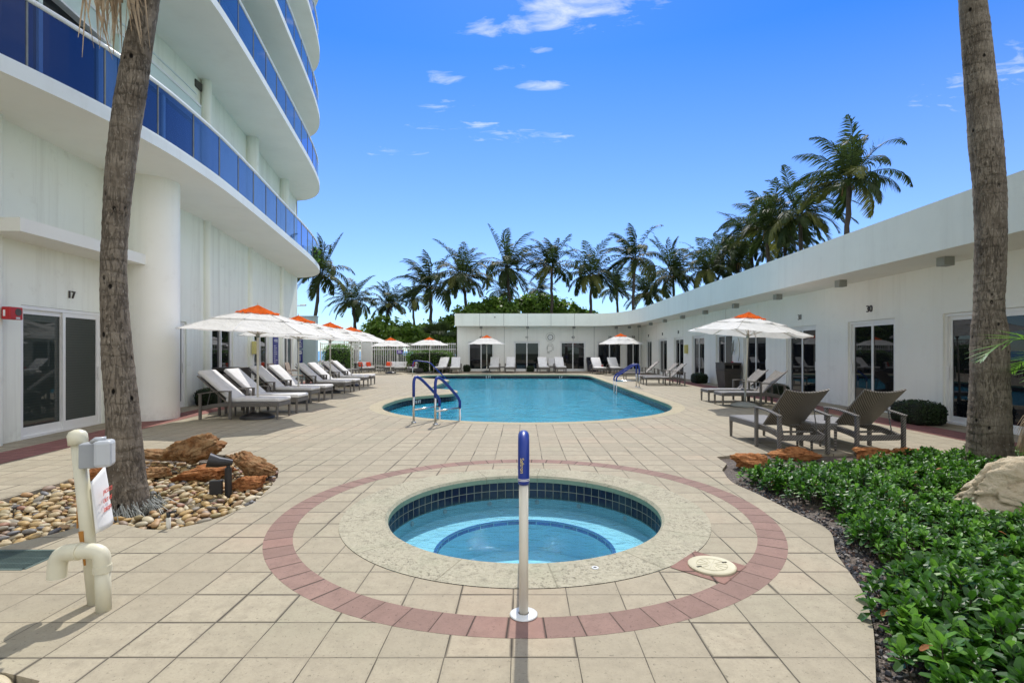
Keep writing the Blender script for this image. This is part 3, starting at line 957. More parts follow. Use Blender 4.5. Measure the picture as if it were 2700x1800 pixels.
wall_text(9.85, 2.56, '17', .2, MT['digit_dark'])

# ------------------------------------------------------------------ pool-house wing (right and back)
wing = thing('cabana_building', 'low white single-storey cabana building with flat roof along right and back', 'building')
XW, YW, XF, YF, ZR0, ZR1 = 8.8, 38.4, 7.48, 37.4, 3.3, 4.2
corner = [(XF * (1 - t) ** 2 + 2 * XF * t * (1 - t) + 4.9 * t * t, 31.2 * (1 - t) ** 2 + 2 * 37.4 * t * (1 - t) + 37.4 * t * t) for t in [i / 20 for i in range(21)]]
roofp = [(XF, -4)] + corner + [(-4.9, YF), (-4.9, 43.5), (12.9, 43.5), (12.9, -4)]
roofp = roofp[::-1] if sum(a[0] * b[1] - b[0] * a[1] for a, b in zip(roofp, roofp[1:] + roofp[:1])) < 0 else roofp
mb = MB()
mb.flat(roofp, (), ZR1, 1); mb.flat(roofp, (), ZR0, 0, flip=True); mb.walls(roofp, ZR0, ZR1, True, 1)
mb.build('roof', [MT['stucco_soffit'], MT['stucco_fascia']], wing)
doors_r = [(8.3, 10.85), (12.25, 14.02), (15.55, 17.3), (18.75, 20.65), (21.75, 23.6), (25.1, 26.95), (28.35, 30.15), (31.6, 33.55), (35.35, 37.0)]
doors_b = [(-4.05, -2.12, '42'), (-.65, 1.28, '41'), (2.78, 4.68, '40'), (5.5, 7.4, '39')]
mb = MB()
def wall_line(mb, P0, P1, out, ops, h, H, th=.16):
    """straight wall with door openings (distances along the line)"""
    P0, P1, out = Vector(P0), Vector(P1), Vector(out)
    L = (P1 - P0).length; u = (P1 - P0) / L
    cuts = [0.0] + [c for op in ops for c in op] + [L]
    at = lambda s_, z, d=0.0: (*(P0 + u * s_ - out * d), z)
    for i in range(0, len(cuts), 2):
        a, b = cuts[i], cuts[i + 1]
        mb.add([at(a, 0), at(b, 0), at(b, H), at(a, H)], [(0, 1, 2, 3)])
    for a, b in ops:
        mb.add([at(a, h), at(b, h), at(b, H), at(a, H)], [(0, 1, 2, 3)])
        mb.add([at(a, 0), at(a, 0, th), at(a, h, th), at(a, h)], [(0, 1, 2, 3)])
        mb.add([at(b, 0), at(b, 0, th), at(b, h, th), at(b, h)], [(0, 1, 2, 3)])
        mb.add([at(a, h), at(a, h, th), at(b, h, th), at(b, h)], [(0, 1, 2, 3)])
wall_line(mb, (XW, -4), (XW, YW), (-1, 0), [(a + 4, b + 4) for a, b in doors_r], DH, ZR0)
wall_line(mb, (-4.86, YW), (XW, YW), (0, -1), [(a + 4.86, b + 4.86) for a, b, _ in doors_b], 2.22, ZR0)
mb.add([(-4.86, YW, 0), (-4.86, 43.3, 0), (-4.86, 43.3, ZR0), (-4.86, YW, ZR0)], [(0, 1, 2, 3)])
mb.add([(-4.86, 43.3, 0), (12.7, 43.3, 0), (12.7, 43.3, ZR0), (-4.86, 43.3, ZR0)], [(0, 1, 2, 3)])
mb.add([(12.7, 43.3, 0), (12.7, -4, 0), (12.7, -4, ZR0), (12.7, 43.3, ZR0)], [(0, 1, 2, 3)])
mb.add([(12.7, -4, 0), (XW, -4, 0), (XW, -4, ZR0), (12.7, -4, ZR0)], [(0, 1, 2, 3)])
mb.build('wall', MT['stucco_white'], wing)
for i, (a, b) in enumerate(doors_r):
    door(wing, (XW, b), (XW, a), (-1, 0), DH, .12, handle_end=0 if i < 2 else 1)
for a, b, nm in doors_b:
    door(wing, (a, YW), (b, YW), (0, -1), 2.22, .14)
    text('house_number', nm, .26, MT['digit_dark'], ((a + b) / 2, YW - .012, 2.5), (PI / 2, 0, 0), wing, .01)
door(wing, (7.62, YW), (8.74, YW), (0, -1), 2.2, .12, rec=-.03)
text('house_number', '38', .26, MT['digit_dark'], (8.2, YW - .012, 2.52), (PI / 2, 0, 0), wing, .01)
for (a, b), nm in zip(doors_r[1:], ('30', '31', '32', '33', '34', '35', '36', '37')):
    text('house_number', nm, .24, MT['digit_dark'], (XW - .012, (a + b) / 2, 2.56), (PI / 2, 0, -PI / 2), wing, .012)
for k in range(-1, 9):
    y_ = 9.95 + 3.27 * k
    MB().box((8.12, y_, ZR0 - .085), (.2, .2, .17)).build('downlight', MT['lamp_grey'], wing, bevel=.006)
for x_, y_ in ((-3.05, 37.95), (.36, 37.95), (3.76, 37.95), (6.85, 37.9), (7.75, 37.6)):
    MB().box((x_, y_, ZR0 - .085), (.2, .2, .17)).build('downlight', MT['lamp_grey'], wing, bevel=.006)
for x_ in (-3.06, -1.36, .36, 3.74, 5.3, 7.0, 8.6):
    MB().box((x_, YW - .002, 2.78), (.022, .006, 1.02) if x_ not in (-1.36, 5.3, 7.5) else (.022, .006, 1.03)).build('wall_joint', MT['dark_joint'], wing)
for x_ in (-1.36, 5.3):
    MB().box((x_, YW - .0021, 1.13), (.022, .006, 2.25)).build('wall_joint', MT['dark_joint'], wing)
for x_ in (-3.1, -1.36, .36, 2.05, 3.75):
    MB().box((x_, YF - .001, 3.75), (.02, .006, .89)).build('fascia_joint', MT['dark_joint'], wing)
for y_ in (28.0, 22.0):
    MB().box((XW - .001, y_ + .45, 2.79), (.006, .02, 1.0)).build('wall_joint', MT['jamb_beige'], wing)

# red brick bands along the walls, beige strip between band and wall is the deck itself
bl = [(wx(y_) + .62, y_) for y_ in [i * .6 - 4 for i in range(51)]]
br = [(wx(y_) + 1.32, y_) for y_ in [i * .6 - 4 for i in range(51)]]
mb = MB()
for a, b, c, d in zip(bl, bl[1:], br[1:], br):
    mb.add([(*a, .004), (*d, .004), (*c, .004), (*b, .004)], [(0, 1, 2, 3)])
struct(mb.build('paving_band', MT['paver_red']))
struct(MB().flat([(7.36, -4), (8.1, -4), (8.1, 37.6), (-4.9, 37.6), (-4.9, 36.9), (7.36, 36.9)], (), .004).build('paving_band', MT['paver_red']))
# ------------------------------------------------------------------ loungers
# local frame: foot end at x = 0, head towards -x, ground at z = 0
def make_lounger(cushion):
    t_ = thing('sun_lounger', 'x', 'sun lounger')
    W = .31
    fm = MB()
    for s in (-1, 1):
        fm.bar((-.02, s * W, .315), (-1.12, s * W, .315), .045, .09)
        pts = [(-1.1, s * W, .315), (-1.3, s * W, .305), (-1.5, s * W, .28), (-1.68, s * W, .24)]
        for a, b in zip(pts, pts[1:]): fm.bar(a, b, .045, .085)
    fm.bar((-.023, -W, .315), (-.023, W, .315), .046, .09)
    fm.bar((-1.66, -W, .235), (-1.66, W, .235), .05, .08)
    fm.bar((-1.42, -W, .285), (-1.42, W, .285), .035, .03)
    for s in (-1, 1): fm.bar((-1.03, s * .35, .3), (-1.03, s * (W + .02), .3), .04, .05)
    fm.build('frame', MT['wicker_frame'], t_, bevel=.008)
    st_ = MB(); st_.box((-.585, 0, .358), (1.13, .615, .022)); st_.build('seat', MT['wicker_seat'], t_, bevel=.006)
    # backrest, slightly dished and with a raised curve along its top edge
    bk = MB(); ang = rad(41); Lb = .84; nx, ny = 8, 10
    top, bot = [], []
    for i in range(nx + 1):
        for j in range(ny + 1):
            s_ = Lb * i / nx; v = -1 + 2 * j / ny
            y_ = v * W * (1 + .04 * (i / nx))
            dish = .03 * (v * v) * (.3 + .7 * i / nx)
            s2 = s_ + .035 * v * v * (i / nx)
            x_ = -1.13 - s2 * math.cos(ang) + dish * math.sin(ang)
            z_ = .362 + s2 * math.sin(ang) + dish * math.cos(ang)
            top.append((x_, y_, z_)); bot.append((x_ - .022 * math.sin(ang), y_, z_ - .022 * math.cos(ang)))
    n_ = len(top); fs = []
    ix = lambda i, j: i * (ny + 1) + j
    for i in range(nx):
        for j in range(ny):
            fs.append((ix(i, j), ix(i, j + 1), ix(i + 1, j + 1), ix(i + 1, j)))
            fs.append((n_ + ix(i, j), n_ + ix(i + 1, j), n_ + ix(i + 1, j + 1), n_ + ix(i, j + 1)))
    for i in range(nx):
        fs.append((ix(i, 0), ix(i + 1, 0), n_ + ix(i + 1, 0), n_ + ix(i, 0)))
        fs.append((ix(i, ny), n_ + ix(i, ny), n_ + ix(i + 1, ny), ix(i + 1, ny)))
    for j in range(ny):
        fs.append((ix(nx, j), ix(nx, j + 1), n_ + ix(nx, j + 1), n_ + ix(nx, j)))
        fs.append((ix(0, j), n_ + ix(0, j), n_ + ix(0, j + 1), ix(0, j + 1)))
    bk.add(top + bot, fs)
    bk.build('backrest', MT['wicker_chevron'], t_)
    for s in (-1, 1):
        l = MB(); l.tube([(-.03, s * (W - .01), 0), (-.03, s * (W - .01), .3)], [.024, .033], 4); l.build('leg', MT['wicker_frame'], t_)
        for x_ in (-1.03, -1.68):
            l = MB(); l.bar((x_, s * .365, 0), (x_, s * .365, .60 if x_ > -1.5 else .545), .048, .055, (1, 0, 0)); l.build('leg', MT['wicker_frame'], t_, bevel=.008)
        for x_ in (-1.03, -1.68):
            pass
        a = MB()
        pts = [Vector(p) for p in ((-1.0, s * .365, .612), (-1.15, s * .366, .617), (-1.35, s * .367, .607), (-1.55, s * .368, .583), (-1.72, s * .37, .555))]
        for p, q in zip(pts, pts[1:]): a.bar(p, q, .062, .026)
        a.build('armrest', MT['wicker_frame'], t_, bevel=.006)
        k = MB(); k.tube([(-1.6, s * .26, .24), (-1.5, s * .27, .64)], .009, 6); k.build('strut', MT['wicker_grey'], t_)
    if cushion:
        c = MB()
        c.box((-.575, 0, .418), (1.18, .62, .088)); c.build('seat_cushion', MT['cushion_white'], t_, bevel=.034, seg=3, smooth=True)
        c = MB()
        R_ = Matrix.Rotation(-ang, 3, 'Y')
        Rm = Matrix(((math.cos(ang), 0, math.sin(ang)), (0, 1, 0), (-math.sin(ang), 0, math.cos(ang))))
        ce = Vector((-1.11 - .45 * math.cos(ang) + .06 * math.sin(ang), 0, .40 + .45 * math.sin(ang) + .06 * math.cos(ang)))
        c.box(ce, (.94, .62, .09), M=Rm); c.build('back_cushion', MT['cushion_white'], t_, bevel=.034, seg=3, smooth=True)
    return t_
lc = make_lounger(True)
lw = make_lounger(False)
used = {id(lc): 0, id(lw): 0}
def place(src, x, y, rz, label, group):
    if not used[id(src)]:
        used[id(src)] = 1
        src.location = (x, y, .002); src.rotation_euler = (0, 0, rz)
        return tag(src, label, 'sun lounger', group)
    return dup(src, (x, y, .002), rz, label, group)
gl_ = 'cushioned loungers in the row beside the tower'
for (x_, y_), lb in zip([(-5.38, 11.72), (-5.4, 12.74), (-5.99, 15.0), (-5.97, 16.0), (-6.22, 18.5), (-6.18, 19.4), (-6.6, 21.9), (-6.65, 23.1)],
    ['white cushioned lounger nearest the camera in the tower-side row, behind the first umbrella pole',
     'second white cushioned lounger of the tower-side row, sharing the first umbrella',
     'third white cushioned lounger of the tower-side row, before the second umbrella pole',
     'fourth white cushioned lounger of the tower-side row, just behind the second umbrella pole',
     'fifth white cushioned lounger of the tower-side row, before the third umbrella pole',
     'sixth white cushioned lounger of the tower-side row, just behind the third umbrella pole',
     'seventh white cushioned lounger of the tower-side row, before the fourth umbrella pole',
     'farthest white cushioned lounger of the tower-side row, beside the fourth umbrella']):
    place(lc, x_, y_, RN.uniform(-.025, .025), lb, gl_)
gb = 'cushioned loungers facing the pool from its far side'
for x_, y_, r_, lb in [(-5.6, 34.25, -.12, 'white cushioned lounger by the hedge under the far umbrella with the black bag'),
    (-4.5, 34.4, .08, 'white cushioned lounger just left of the corner of the cabana building'),
    (-1.98, 35.35, 0, 'white cushioned lounger in front of door 42, right of the umbrella pole'),
    (-.86, 35.35, 0, 'white cushioned lounger in front of the wall left of door 41'),
    (1.48, 35.1, .06, 'white cushioned lounger just right of door 41, under the clock wall'),
    (2.66, 35.1, .06, 'white cushioned lounger in front of door 40'),
    (5.05, 33.1, .1, 'white cushioned lounger with a red item on it beside the navy bin'),
    (6.15, 33.1, .1, 'white cushioned lounger at the pole of the umbrella in the building corner')]:
    place(lc, x_, y_, -PI / 2 + r_, lb, gb)
gw = 'bare wicker loungers along the right side of the pool'
for x_, y_, r_, lb in [(3.98, 9.2, PI / 2 + .06, 'bare wicker lounger seen from behind, the left of the two beside the planting bed'),
    (5.03, 9.2, PI / 2 + .1, 'bare wicker lounger seen from behind, the right of the two beside the planting bed'),
    (5.43, 14.42, PI, 'bare wicker lounger at the right umbrella, the nearer of its pair'),
    (5.43, 15.5, PI + .01, 'bare wicker lounger at the right umbrella, the farther of its pair'),
    (5.36, 22.85, PI, 'bare wicker lounger opposite the pool ladder, nearest of the far three'),
    (5.38, 24.0, PI, 'bare wicker lounger opposite the pool ladder, middle of the far three'),
    (5.4, 27.5, PI, 'bare wicker lounger in front of door 36, farthest of the far three')]:
    place(lw, x_, y_, r_, lb, gw)
gg = 'bare grey loungers by the hedge and gate'
for x_, y_, lb in [(-10.1, 29.5, 'bare grey lounger in front of the left hedge, nearest of three'),
                   (-10.5, 31.5, 'bare grey lounger between the left hedge and the gate, middle of three'),
                   (-10.45, 32.9, 'bare grey lounger closest to the white lattice gate')]:
    place(lw, x_, y_, 0, lb, gg)

# ------------------------------------------------------------------ little side tables
def make_side_table():
    t_ = thing('side_table', 'x', 'side table')
    m = MB(); m.box((0, 0, .40), (.42, .42, .03)); m.build('tabletop', MT['wicker_seat'], t_, bevel=.005)
    m = MB()
    for a, b in (((-.19, -.19), (.19, -.19)), ((.19, -.19), (.19, .19)), ((.19, .19), (-.19, .19)), ((-.19, .19), (-.19, -.19))):
        m.bar((*a, .35), (*b, .35), .03, .07)
    m.build('apron', MT['wicker_frame'], t_)
    for a in ((-.185, -.185), (.185, -.185), (.185, .185), (-.185, .185)):
        m = MB(); m.tube([(*a, 0), (*a, .32)], [.019, .028], 4); m.build('leg', MT['wicker_frame'], t_)
    return t_
sd = make_side_table()
first = True
for x_, y_, r_, lb in [(4.52, 7.98, .05, 'wicker side table between the two loungers beside the planting bed'),
    (-6.5, 12.24, 0, 'wicker side table between the first two loungers of the tower-side row'),
    (-7.05, 15.5, 0, 'wicker side table between the third and fourth tower-side loungers'),
    (-7.3, 18.95, 0, 'wicker side table between the fifth and sixth tower-side loungers'),
    (-7.7, 22.5, 0, 'wicker side table between the last two tower-side loungers'),
    (6.6, 14.96, 0, 'wicker side table between the two loungers at the right umbrella'),
    (-5.03, 35.3, 0, 'wicker side table between the two loungers next to the far hedge'),
    (-1.42, 36.3, 0, 'wicker side table between the loungers left of door 41'),
    (2.08, 36.3, 0, 'wicker side table between the loungers under the clock'),
    (5.6, 34.3, 0, 'wicker side table between the two loungers beside the navy bin')]:
    if first: sd.location = (x_, y_, .002); sd.rotation_euler = (0, 0, r_); sd['label'] = lb; sd['group'] = 'small wicker side tables between loungers'; first = False
    else: dup(sd, (x_, y_, .002), r_, lb)

# ------------------------------------------------------------------ umbrellas
def make_umbrella(loc, label, Rr, zr, zt, tilt=0.0, lean=0.0, rot=rad(13), seed=0, plate=False):
    rn = random.Random(seed)
    t_ = thing('patio_umbrella', label, 'umbrella', loc, 0, 'white umbrellas with orange tops around the pool')
    t_.rotation_euler = (0, lean, 0)
    Rt = Matrix.Rotation(tilt, 3, 'Y')
    def prof(r0, r1, z0, z1, sag, over=0.0, wrinkle=.012):
        """eight-sided cloth between two rims, bellied between its ribs"""
        mb = MB(); na, nr = 64, 10
        vs = []
        for i in range(nr + 1):
            f = i / nr
            for j in range(na):
                a = 2 * PI * j / na + rot
                k = (a - rot) / (PI / 4); w = k - math.floor(k) - .5
                cosf = math.cos(PI / 8) / math.cos(w * PI / 4)
                rr = (r0 + (r1 - r0) * f) * (cosf - .045 * (1 - 4 * w * w) * f)
                z = z0 + (z1 - z0) * (f ** .9) - sag * (1 - 4 * w * w) * f * (1.3 - f) + wrinkle * (rn.random() - .5) * f
                z += .010 * math.sin(9 * a + 5 * f + seed) * f
                vs.append(Rt @ Vector((rr * math.cos(a), rr * math.sin(a), z - zt)) + Vector((0, 0, zt)))
        fs = [(i * na + j, i * na + (j + 1) % na, (i + 1) * na + (j + 1) % na, (i + 1) * na + j) for i in range(nr) for j in range(na)]
        mb.add(vs, fs)
        return mb
    s = Rr / 1.62
    zm = zr + (zt - zr) * .44
    cn_up, cn_low = prof(.30 * s, .98 * s, zt - .14, zm, .045), prof(.86 * s, 1.62 * s, zm + .022, zr, .06)
    for k in range(8):
        a = rot + k * PI / 4
        for sm, r0, r1, z0, z1 in ((cn_up, .30, .98, zt - .14, zm), (cn_low, .86, 1.62, zm + .022, zr)):
            pts = []
            for i in range(9):
                f = i / 8
                rr = (r0 + (r1 - r0) * f) * s
                z_ = z0 + (z1 - z0) * f ** .9 + .010 * math.sin(9 * a + 5 * f + seed) * f + .004
                pts.append(Rt @ Vector((rr * math.cos(a), rr * math.sin(a), z_ - zt)) + Vector((0, 0, zt)))
            sm.tube(pts, .006, 4, caps=False, mi=1)
    for sm in (cn_up, cn_low): sm.build('canopy', [MT['canopy_white'], MT['fence_panel']], t_, smooth=True)
    prof(.02, .47 * s, zt + .02, zt - .165, .05, wrinkle=.05).build('canopy_cap', MT['canopy_orange'], t_, smooth=True)
    m = MB(); m.tube([(0, 0, .1), (0, 0, zt - .02)], [.024, .022], 12); m.tube([(0, 0, zt - .02), (0, 0, zt + .05), (0, 0, zt + .09)], [.014, .012, .004], 8)
    m.build('pole', MT['post_cream'], t_, smooth=True)
    m = MB(); m.tube([(0, 0, .06), (0, 0, .40)], .03, 12); m.build('sleeve', MT['lamp_grey'] if plate else MT['post_cream'], t_, smooth=True)
    m = MB(); m.tube([(0, 0, zr - .12), (0, 0, zr - .02)], .04, 10); m.build('hub', MT['lamp_grey'], t_, smooth=True)
    for k in range(8):
        a = rot + k * PI / 4
        A = Rt @ Vector((.05 * math.cos(a), .05 * math.sin(a), -.06)) + Vector((0, 0, zt))
        B = Rt @ Vector((1.6 * s * math.cos(a), 1.6 * s * math.sin(a), zr - zt - .012)) + Vector((0, 0, zt))
        r_ = MB(); r_.bar(A - Vector((0, 0, .012)), B, .014, .016)
        ro = r_.build('rib', MT['post_cream'], t_)
        C = A.lerp(B, .5)
        r_ = MB(); r_.bar((.04 * math.cos(a), .04 * math.sin(a), zr - .06), C, .011, .013); r_.build('strut', MT['post_cream'], ro)
    m = MB()
    m.lathe([(.36, 0), (.365, .03), (.34, .055), (.25, .095), (.12, .125), (.045, .135), (.04, .13)], 32, caps=False)
    m.build('base', MT['lamp_grey'] if plate else MT['black_plastic'], t_, smooth=True)
    return t_
U = [((-5.92, 11.58), 'white umbrella with orange top nearest the camera, over the first two tower-side loungers', 1.62, 1.92, 2.5, rad(2.6), 0),
     ((-6.49, 15.0), 'white umbrella with orange top over the third and fourth tower-side loungers', 1.62, 1.9, 2.5, rad(1.5), 0),
     ((-6.87, 18.5), 'white umbrella with orange top over the fifth and sixth tower-side loungers', 1.6, 1.9, 2.5, rad(2), 0),
     ((-7.38, 22.3), 'white umbrella with orange top over the last two tower-side loungers', 1.6, 1.93, 2.52, rad(2), 0),
     ((-8.84, 34.7), 'white umbrella with orange top in front of the outdoor sofa', 1.3, 1.82, 2.38, 0, 0),
     ((-6.36, 35.4), 'white umbrella with orange top in front of the clipped hedge', 1.32, 1.9, 2.42, 0, 0),
     ((-2.49, 36.0), 'white umbrella with orange top in front of door 42', 1.33, 1.98, 2.58, 0, 0),
     ((6.28, 33.2), 'white umbrella with orange top in the corner of the cabana building', 1.45, 1.95, 2.6, 0, 0),
     ((6.0, 14.0), 'white umbrella with orange top and leaning pole beside the right-hand cabana doors', 1.58, 1.97, 2.53, rad(2.2), rad(2.6))]
for i, (p, lb, a, b, c, ti, le) in enumerate(U):
    make_umbrella((*p, .003), lb, a, b, c, ti, le, rad(13 if i < 4 or i == 8 else (22.5 if i % 2 else 5)), i, plate=(i == 8))

# ------------------------------------------------------------------ handrails
def rail_path(ctrl, r):
    """polyline with rounded corners"""
    o = []
    P_ = [Vector(p) for p in ctrl]
    o.append(P_[0])
    for a, b, c in zip(P_, P_[1:], P_[2:]):
        ra = min(r, (a - b).length * .49); rc = min(r, (c - b).length * .49)
        A, C = b + (a - b).normalized() * ra, b + (c - b).normalized() * rc
        for k in range(9):
            t_ = k / 8
            o.append(A * (1 - t_) ** 2 + b * 2 * t_ * (1 - t_) + C * t_ * t_)
    o.append(P_[-1])
    return o
def cut_path(pts, fn):
    return [p for p in pts if fn(p)]
def ladder_rail(base, d, reach, label, water_z=-.9, top=.95, low=.45, group='pool stair rails with blue sleeves'):
    t_ = thing('handrail', label, 'handrail', (*base, 0), math.atan2(d[1], d[0]), group)
    c = [(0, 0, .55), (0, 0, top), (.16, 0, top), (reach, 0, low), (reach, 0, .3)]
    full = rail_path([(0, 0, .55), (0, 0, top + .02), (.2, 0, top - .02), (reach, 0, low), (reach, 0, .27)], .2)
    m = MB(); m.tube([(0, 0, 0), (0, 0, .62)], .024, 12); m.build('post', MT['steel'], t_, smooth=True)
    m = MB(); m.tube([(reach, 0, .3), (reach, 0, water_z)], .024, 12); m.build('post', MT['steel'], t_, smooth=True)
    m = MB(); m.tube(full, .031, 12); m.build('sleeve', MT['sleeve_blue'], t_, smooth=True)
    m = MB(); m.tube([(0, 0, .27), (reach, 0, .27)], .019, 10); m.build('crossbar', MT['steel'], t_, smooth=True)
    m = MB(); m.lathe([(.055, .003), (.055, .014), (.024, .03)], 20); m.build('flange', MT['steel'], t_, smooth=True)
    return t_
ladder_rail((-2.28, 10.84), (.507, .862), .84, 'stair rail with blue sleeve at the near end of the pool, the left of two')
ladder_rail((-1.78, 10.56), (.507, .862), .82, 'stair rail with blue sleeve at the near end of the pool, the right of two')
ladder_rail((4.75, 21.65), (-1, 0), .93, 'blue-sleeved ladder rail on the right edge of the pool, the farther of two')
ladder_rail((4.75, 21.1), (-1, 0), .93, 'blue-sleeved ladder rail on the right edge of the pool, the nearer of two')
t_ = thing('handrail', 'long low blue-sleeved rail leading into the far-left arm of the pool', 'handrail', (-6.6, 31, 0), 0)
m = MB(); m.tube([(0, 0, 0), (.03, 0, .55)], .024, 10); m.build('post', MT['steel'], t_, smooth=True)
m = MB(); m.tube(rail_path([(.03, 0, .5), (.06, 0, .88), (.22, 0, .93), (1.05, 0, .82), (2.05, 0, -.2)], .16), .032, 10); m.build('sleeve', MT['sleeve_blue'], t_, smooth=True)
m = MB(); m.tube([(2.0, 0, -.15), (2.05, 0, -.9)], .024, 10); m.build('post', MT['steel'], t_, smooth=True)

t_ = thing('handrail', 'white post with blue foam sleeve standing at the edge of the hot tub', 'handrail', (.006, 2.945, 0))
pth = rail_path([(0, 0, .7), (0, 0, 1.03), (0, .3, .96), (0, .88, .45), (0, .9, .25)], .22)
m = MB(); m.tube([(0, 0, .01), (0, 0, .74)], .0265, 24); m.build('post', MT['post_cream'], t_, smooth=True)
m = MB(); m.tube([(0, .9, .3), (0, .9, -.7)], .0265, 16); m.build('post', MT['post_cream'], t_, smooth=True)
m = MB(); m.tube([(0, 0, .745), (0, 0, .765), (0, 0, .8)] + [p for p in pth if p.z > .82 or p.y > .1], [.031, .033, .0325] + [.0325] * len([p for p in pth if p.z > .82 or p.y > .1]), 24)
so_ = m.build('sleeve', MT['sleeve_blue'], t_, smooth=True)
m = MB()
for z_ in (.768, .776): m.lathe([(.0335, z_ - .002), (.0345, z_), (.0335, z_ + .002)], 24)
m.build('band', MT['paper'], so_, smooth=True)
lt = text('lettering', 'Saftron', .03, MT['gold'], (-.01, -.0333, .855), (PI / 2, PI / 2, 0), so_, .0006)

m = MB(); m.lathe([(.079, .004), (.079, .009), (.07, .013), (.03, .015)], 40); m.build('flange', MT['plate_white'], t_, smooth=True)

# ------------------------------------------------------------------ tubs, covers, markers
t_ = thing('valve_lid', 'round cream plastic valve cover in the paving beside the hot tub', 'cover', (1.315, 3.6, .004))
m = MB(); m.lathe([(.16, 0), (.16, .012), (.152, .017), (.14, .014), (.02, .0145), (0.001, .0145)], 40)
for k in range(12):
    a = k * PI / 6
    m.bar((.03 * math.cos(a), .03 * math.sin(a), .0155), (.1 * math.cos(a), .1 * math.sin(a), .0155), .003, .002)
m.lathe([(.1, .0145), (.102, .017), (.104, .0145)], 40)
m.build('lid', MT['lid_cream'], t_, auto=40)
for s in (-1, 1):
    m = MB(); m.box((s * .1, s * .035, .0148), (.035, .012, .004), rz=.3); m.build('slot', MT['void_black'], t_)
struct(MB().flat([(1.02, 3.59), (1.30, 3.33), (1.56, 3.61), (1.29, 3.88)], (), .0045).build('paving_square', MT['paver_red_grid']))
t_ = thing('fitting_cap', 'tiny round white fitting set in the hot tub coping', 'fitting', (.5, 3.575, .005))
m = MB(); m.lathe([(.025, 0), (.025, .004), (.013, .005), (.012, .002)], 24); m.build('ring', MT['plate_white'], t_, smooth=True)
m = MB(); m.lathe([(.0125, .001), (.001, .001)], 16); m.build('hole', MT['void_black'], t_)
for (x_, y_, rz, zz, s_) in ((-3.42, 16.98, rad(55), -.17, .17), (-2.2, 33.27, 0, -.18, .24), (2.5, 33.2, 0, -.18, .24)):
    text('depth_marker', '5 FT', s_ * .8, MT['ink_white'], (x_ , y_ - .01, zz), (PI / 2, 0, rz), pool, .004)

# floor grate
t_ = thing('drain_grate', 'dark green slotted drain grate in the paving by the pebble bed', 'grate', (-3.7, 3.73, 0))
m = MB()
for a, b in (((-.27, -.17), (.27, -.17)), ((.27, -.17), (.27, .17)), ((.27, .17), (-.27, .17)), ((-.27, .17), (-.27, -.17))):
    m.bar((*a, -.008), (*b, -.008), .03, .02)
for k in range(24): m.bar((-.255 + k * .022, -.16, -.009), (-.255 + k * .022, .16, -.009), .009, .014)
for y_ in (-.05, .05): m.bar((-.26, y_, -.013), (.26, y_, -.013), .02, .014)
m.build('grid', MT['grate_green'], t_)
struct(MB().flat(GRATE, (), -.1).build('drain_pit', MT['void_black']))

# ------------------------------------------------------------------ pipe post with the paper notice
t_ = thing('utility_post', 'leaning cream pipe post with grey outlet box and paper notice', 'post', (-2.545, 3.085, 0))
m = MB()
m.tube([(0, 0, -.02), (-.105, 0, .99)], .036, 20); m.build('pipe', MT['pvc'], t_, smooth=True)
m = MB(); m.tube([(-.1, 0, .945), (-.107, 0, 1.0), (-.108, 0, 1.02), (-.1085, 0, 1.033)], [.049, .049, .04, .015], 20); m.build('cap', MT['pvc'], t_, smooth=True)
m = MB(); m.box((.005, -.01, .885), (.13, .09, .145), rz=.4); bo = m.build('outlet_box', MT['box_grey'], t_, bevel=.008)
m = MB(); m.box((.085, -.035, .9), (.085, .1, .155), rz=.4); m.build('cover', MT['box_light'], bo, bevel=.018)
m = MB(); m.tube([(.02, -.05, .968), (.05, -.06, .985), (.09, -.03, .985)], .012, 8); m.build('latch', MT['box_light'], bo, smooth=True)
# sheet of paper, bent by the wind
pp = MB(); nu, nv = 8, 10; vs = []
for j in range(nv + 1):
    for i in range(nu + 1):
        a, b = i / nu, j / nv
        u = Vector((-.36, .933, 0))
        off = .03 * math.sin(a * PI) * (1 - b) + .02 * (a ** 2) * (1 - b)
        p = Vector((.045 + b * -.03, -.05, .43)) + u * (a * .215) + Vector((0, 0, .3 * b + .055 * a * (1 if b > .5 else .2))) + Vector((.933, .36, 0)) * off
        vs.append(p)
nn = len(vs)
fs = [(j * (nu + 1) + i, j * (nu + 1) + i + 1, (j + 1) * (nu + 1) + i + 1, (j + 1) * (nu + 1) + i) for j in range(nv) for i in range(nu)]
pp.add(vs, fs)
po = pp.build('notice', MT['paper'], t_, smooth=True)
so2 = po.modifiers.new('s', 'SOLIDIFY'); so2.thickness = .002
for k, w_ in enumerate(('JACUZZI', 'OUT OF', 'ORDER')):
    ctr = Vector((.045 - .018, -.05, .43)) + Vector((-.36, .933, 0)) * .115 + Vector((0, 0, .225 - k * .055))
    out_ = Vector((.933, .36, 0))
    text('lettering', w_, .036, MT['ink_red'], ctr + out_ * .036, (PI / 2, 0, math.atan2(.933, -.36)), po, .0008)
m = MB(); m.box((-.095, -.012, .56), (.006, .008, .22)); m.build('clip', MT['rust'], t_)
m = MB(); m.tube([(-.03, -.0365, .24), (-.052, -.0375, .44)], [.006, .014], 6); m.build('rust_stain', MT['rust'], t_)
t_ = thing('vent_pipe', 'cream plastic pipe bent over like a hook beside the utility post', 'pipe', (-2.425, 3.0, 0))
m = MB(); m.tube([(0, 0, -.02), (-.01, 0, .3)], .038, 20); m.build('riser', MT['pvc'], t_, smooth=True)
el = rail_path([(-.01, 0, .24), (-.012, 0, .345), (-.14, -.01, .345), (-.17, -.012, .345)], .09)
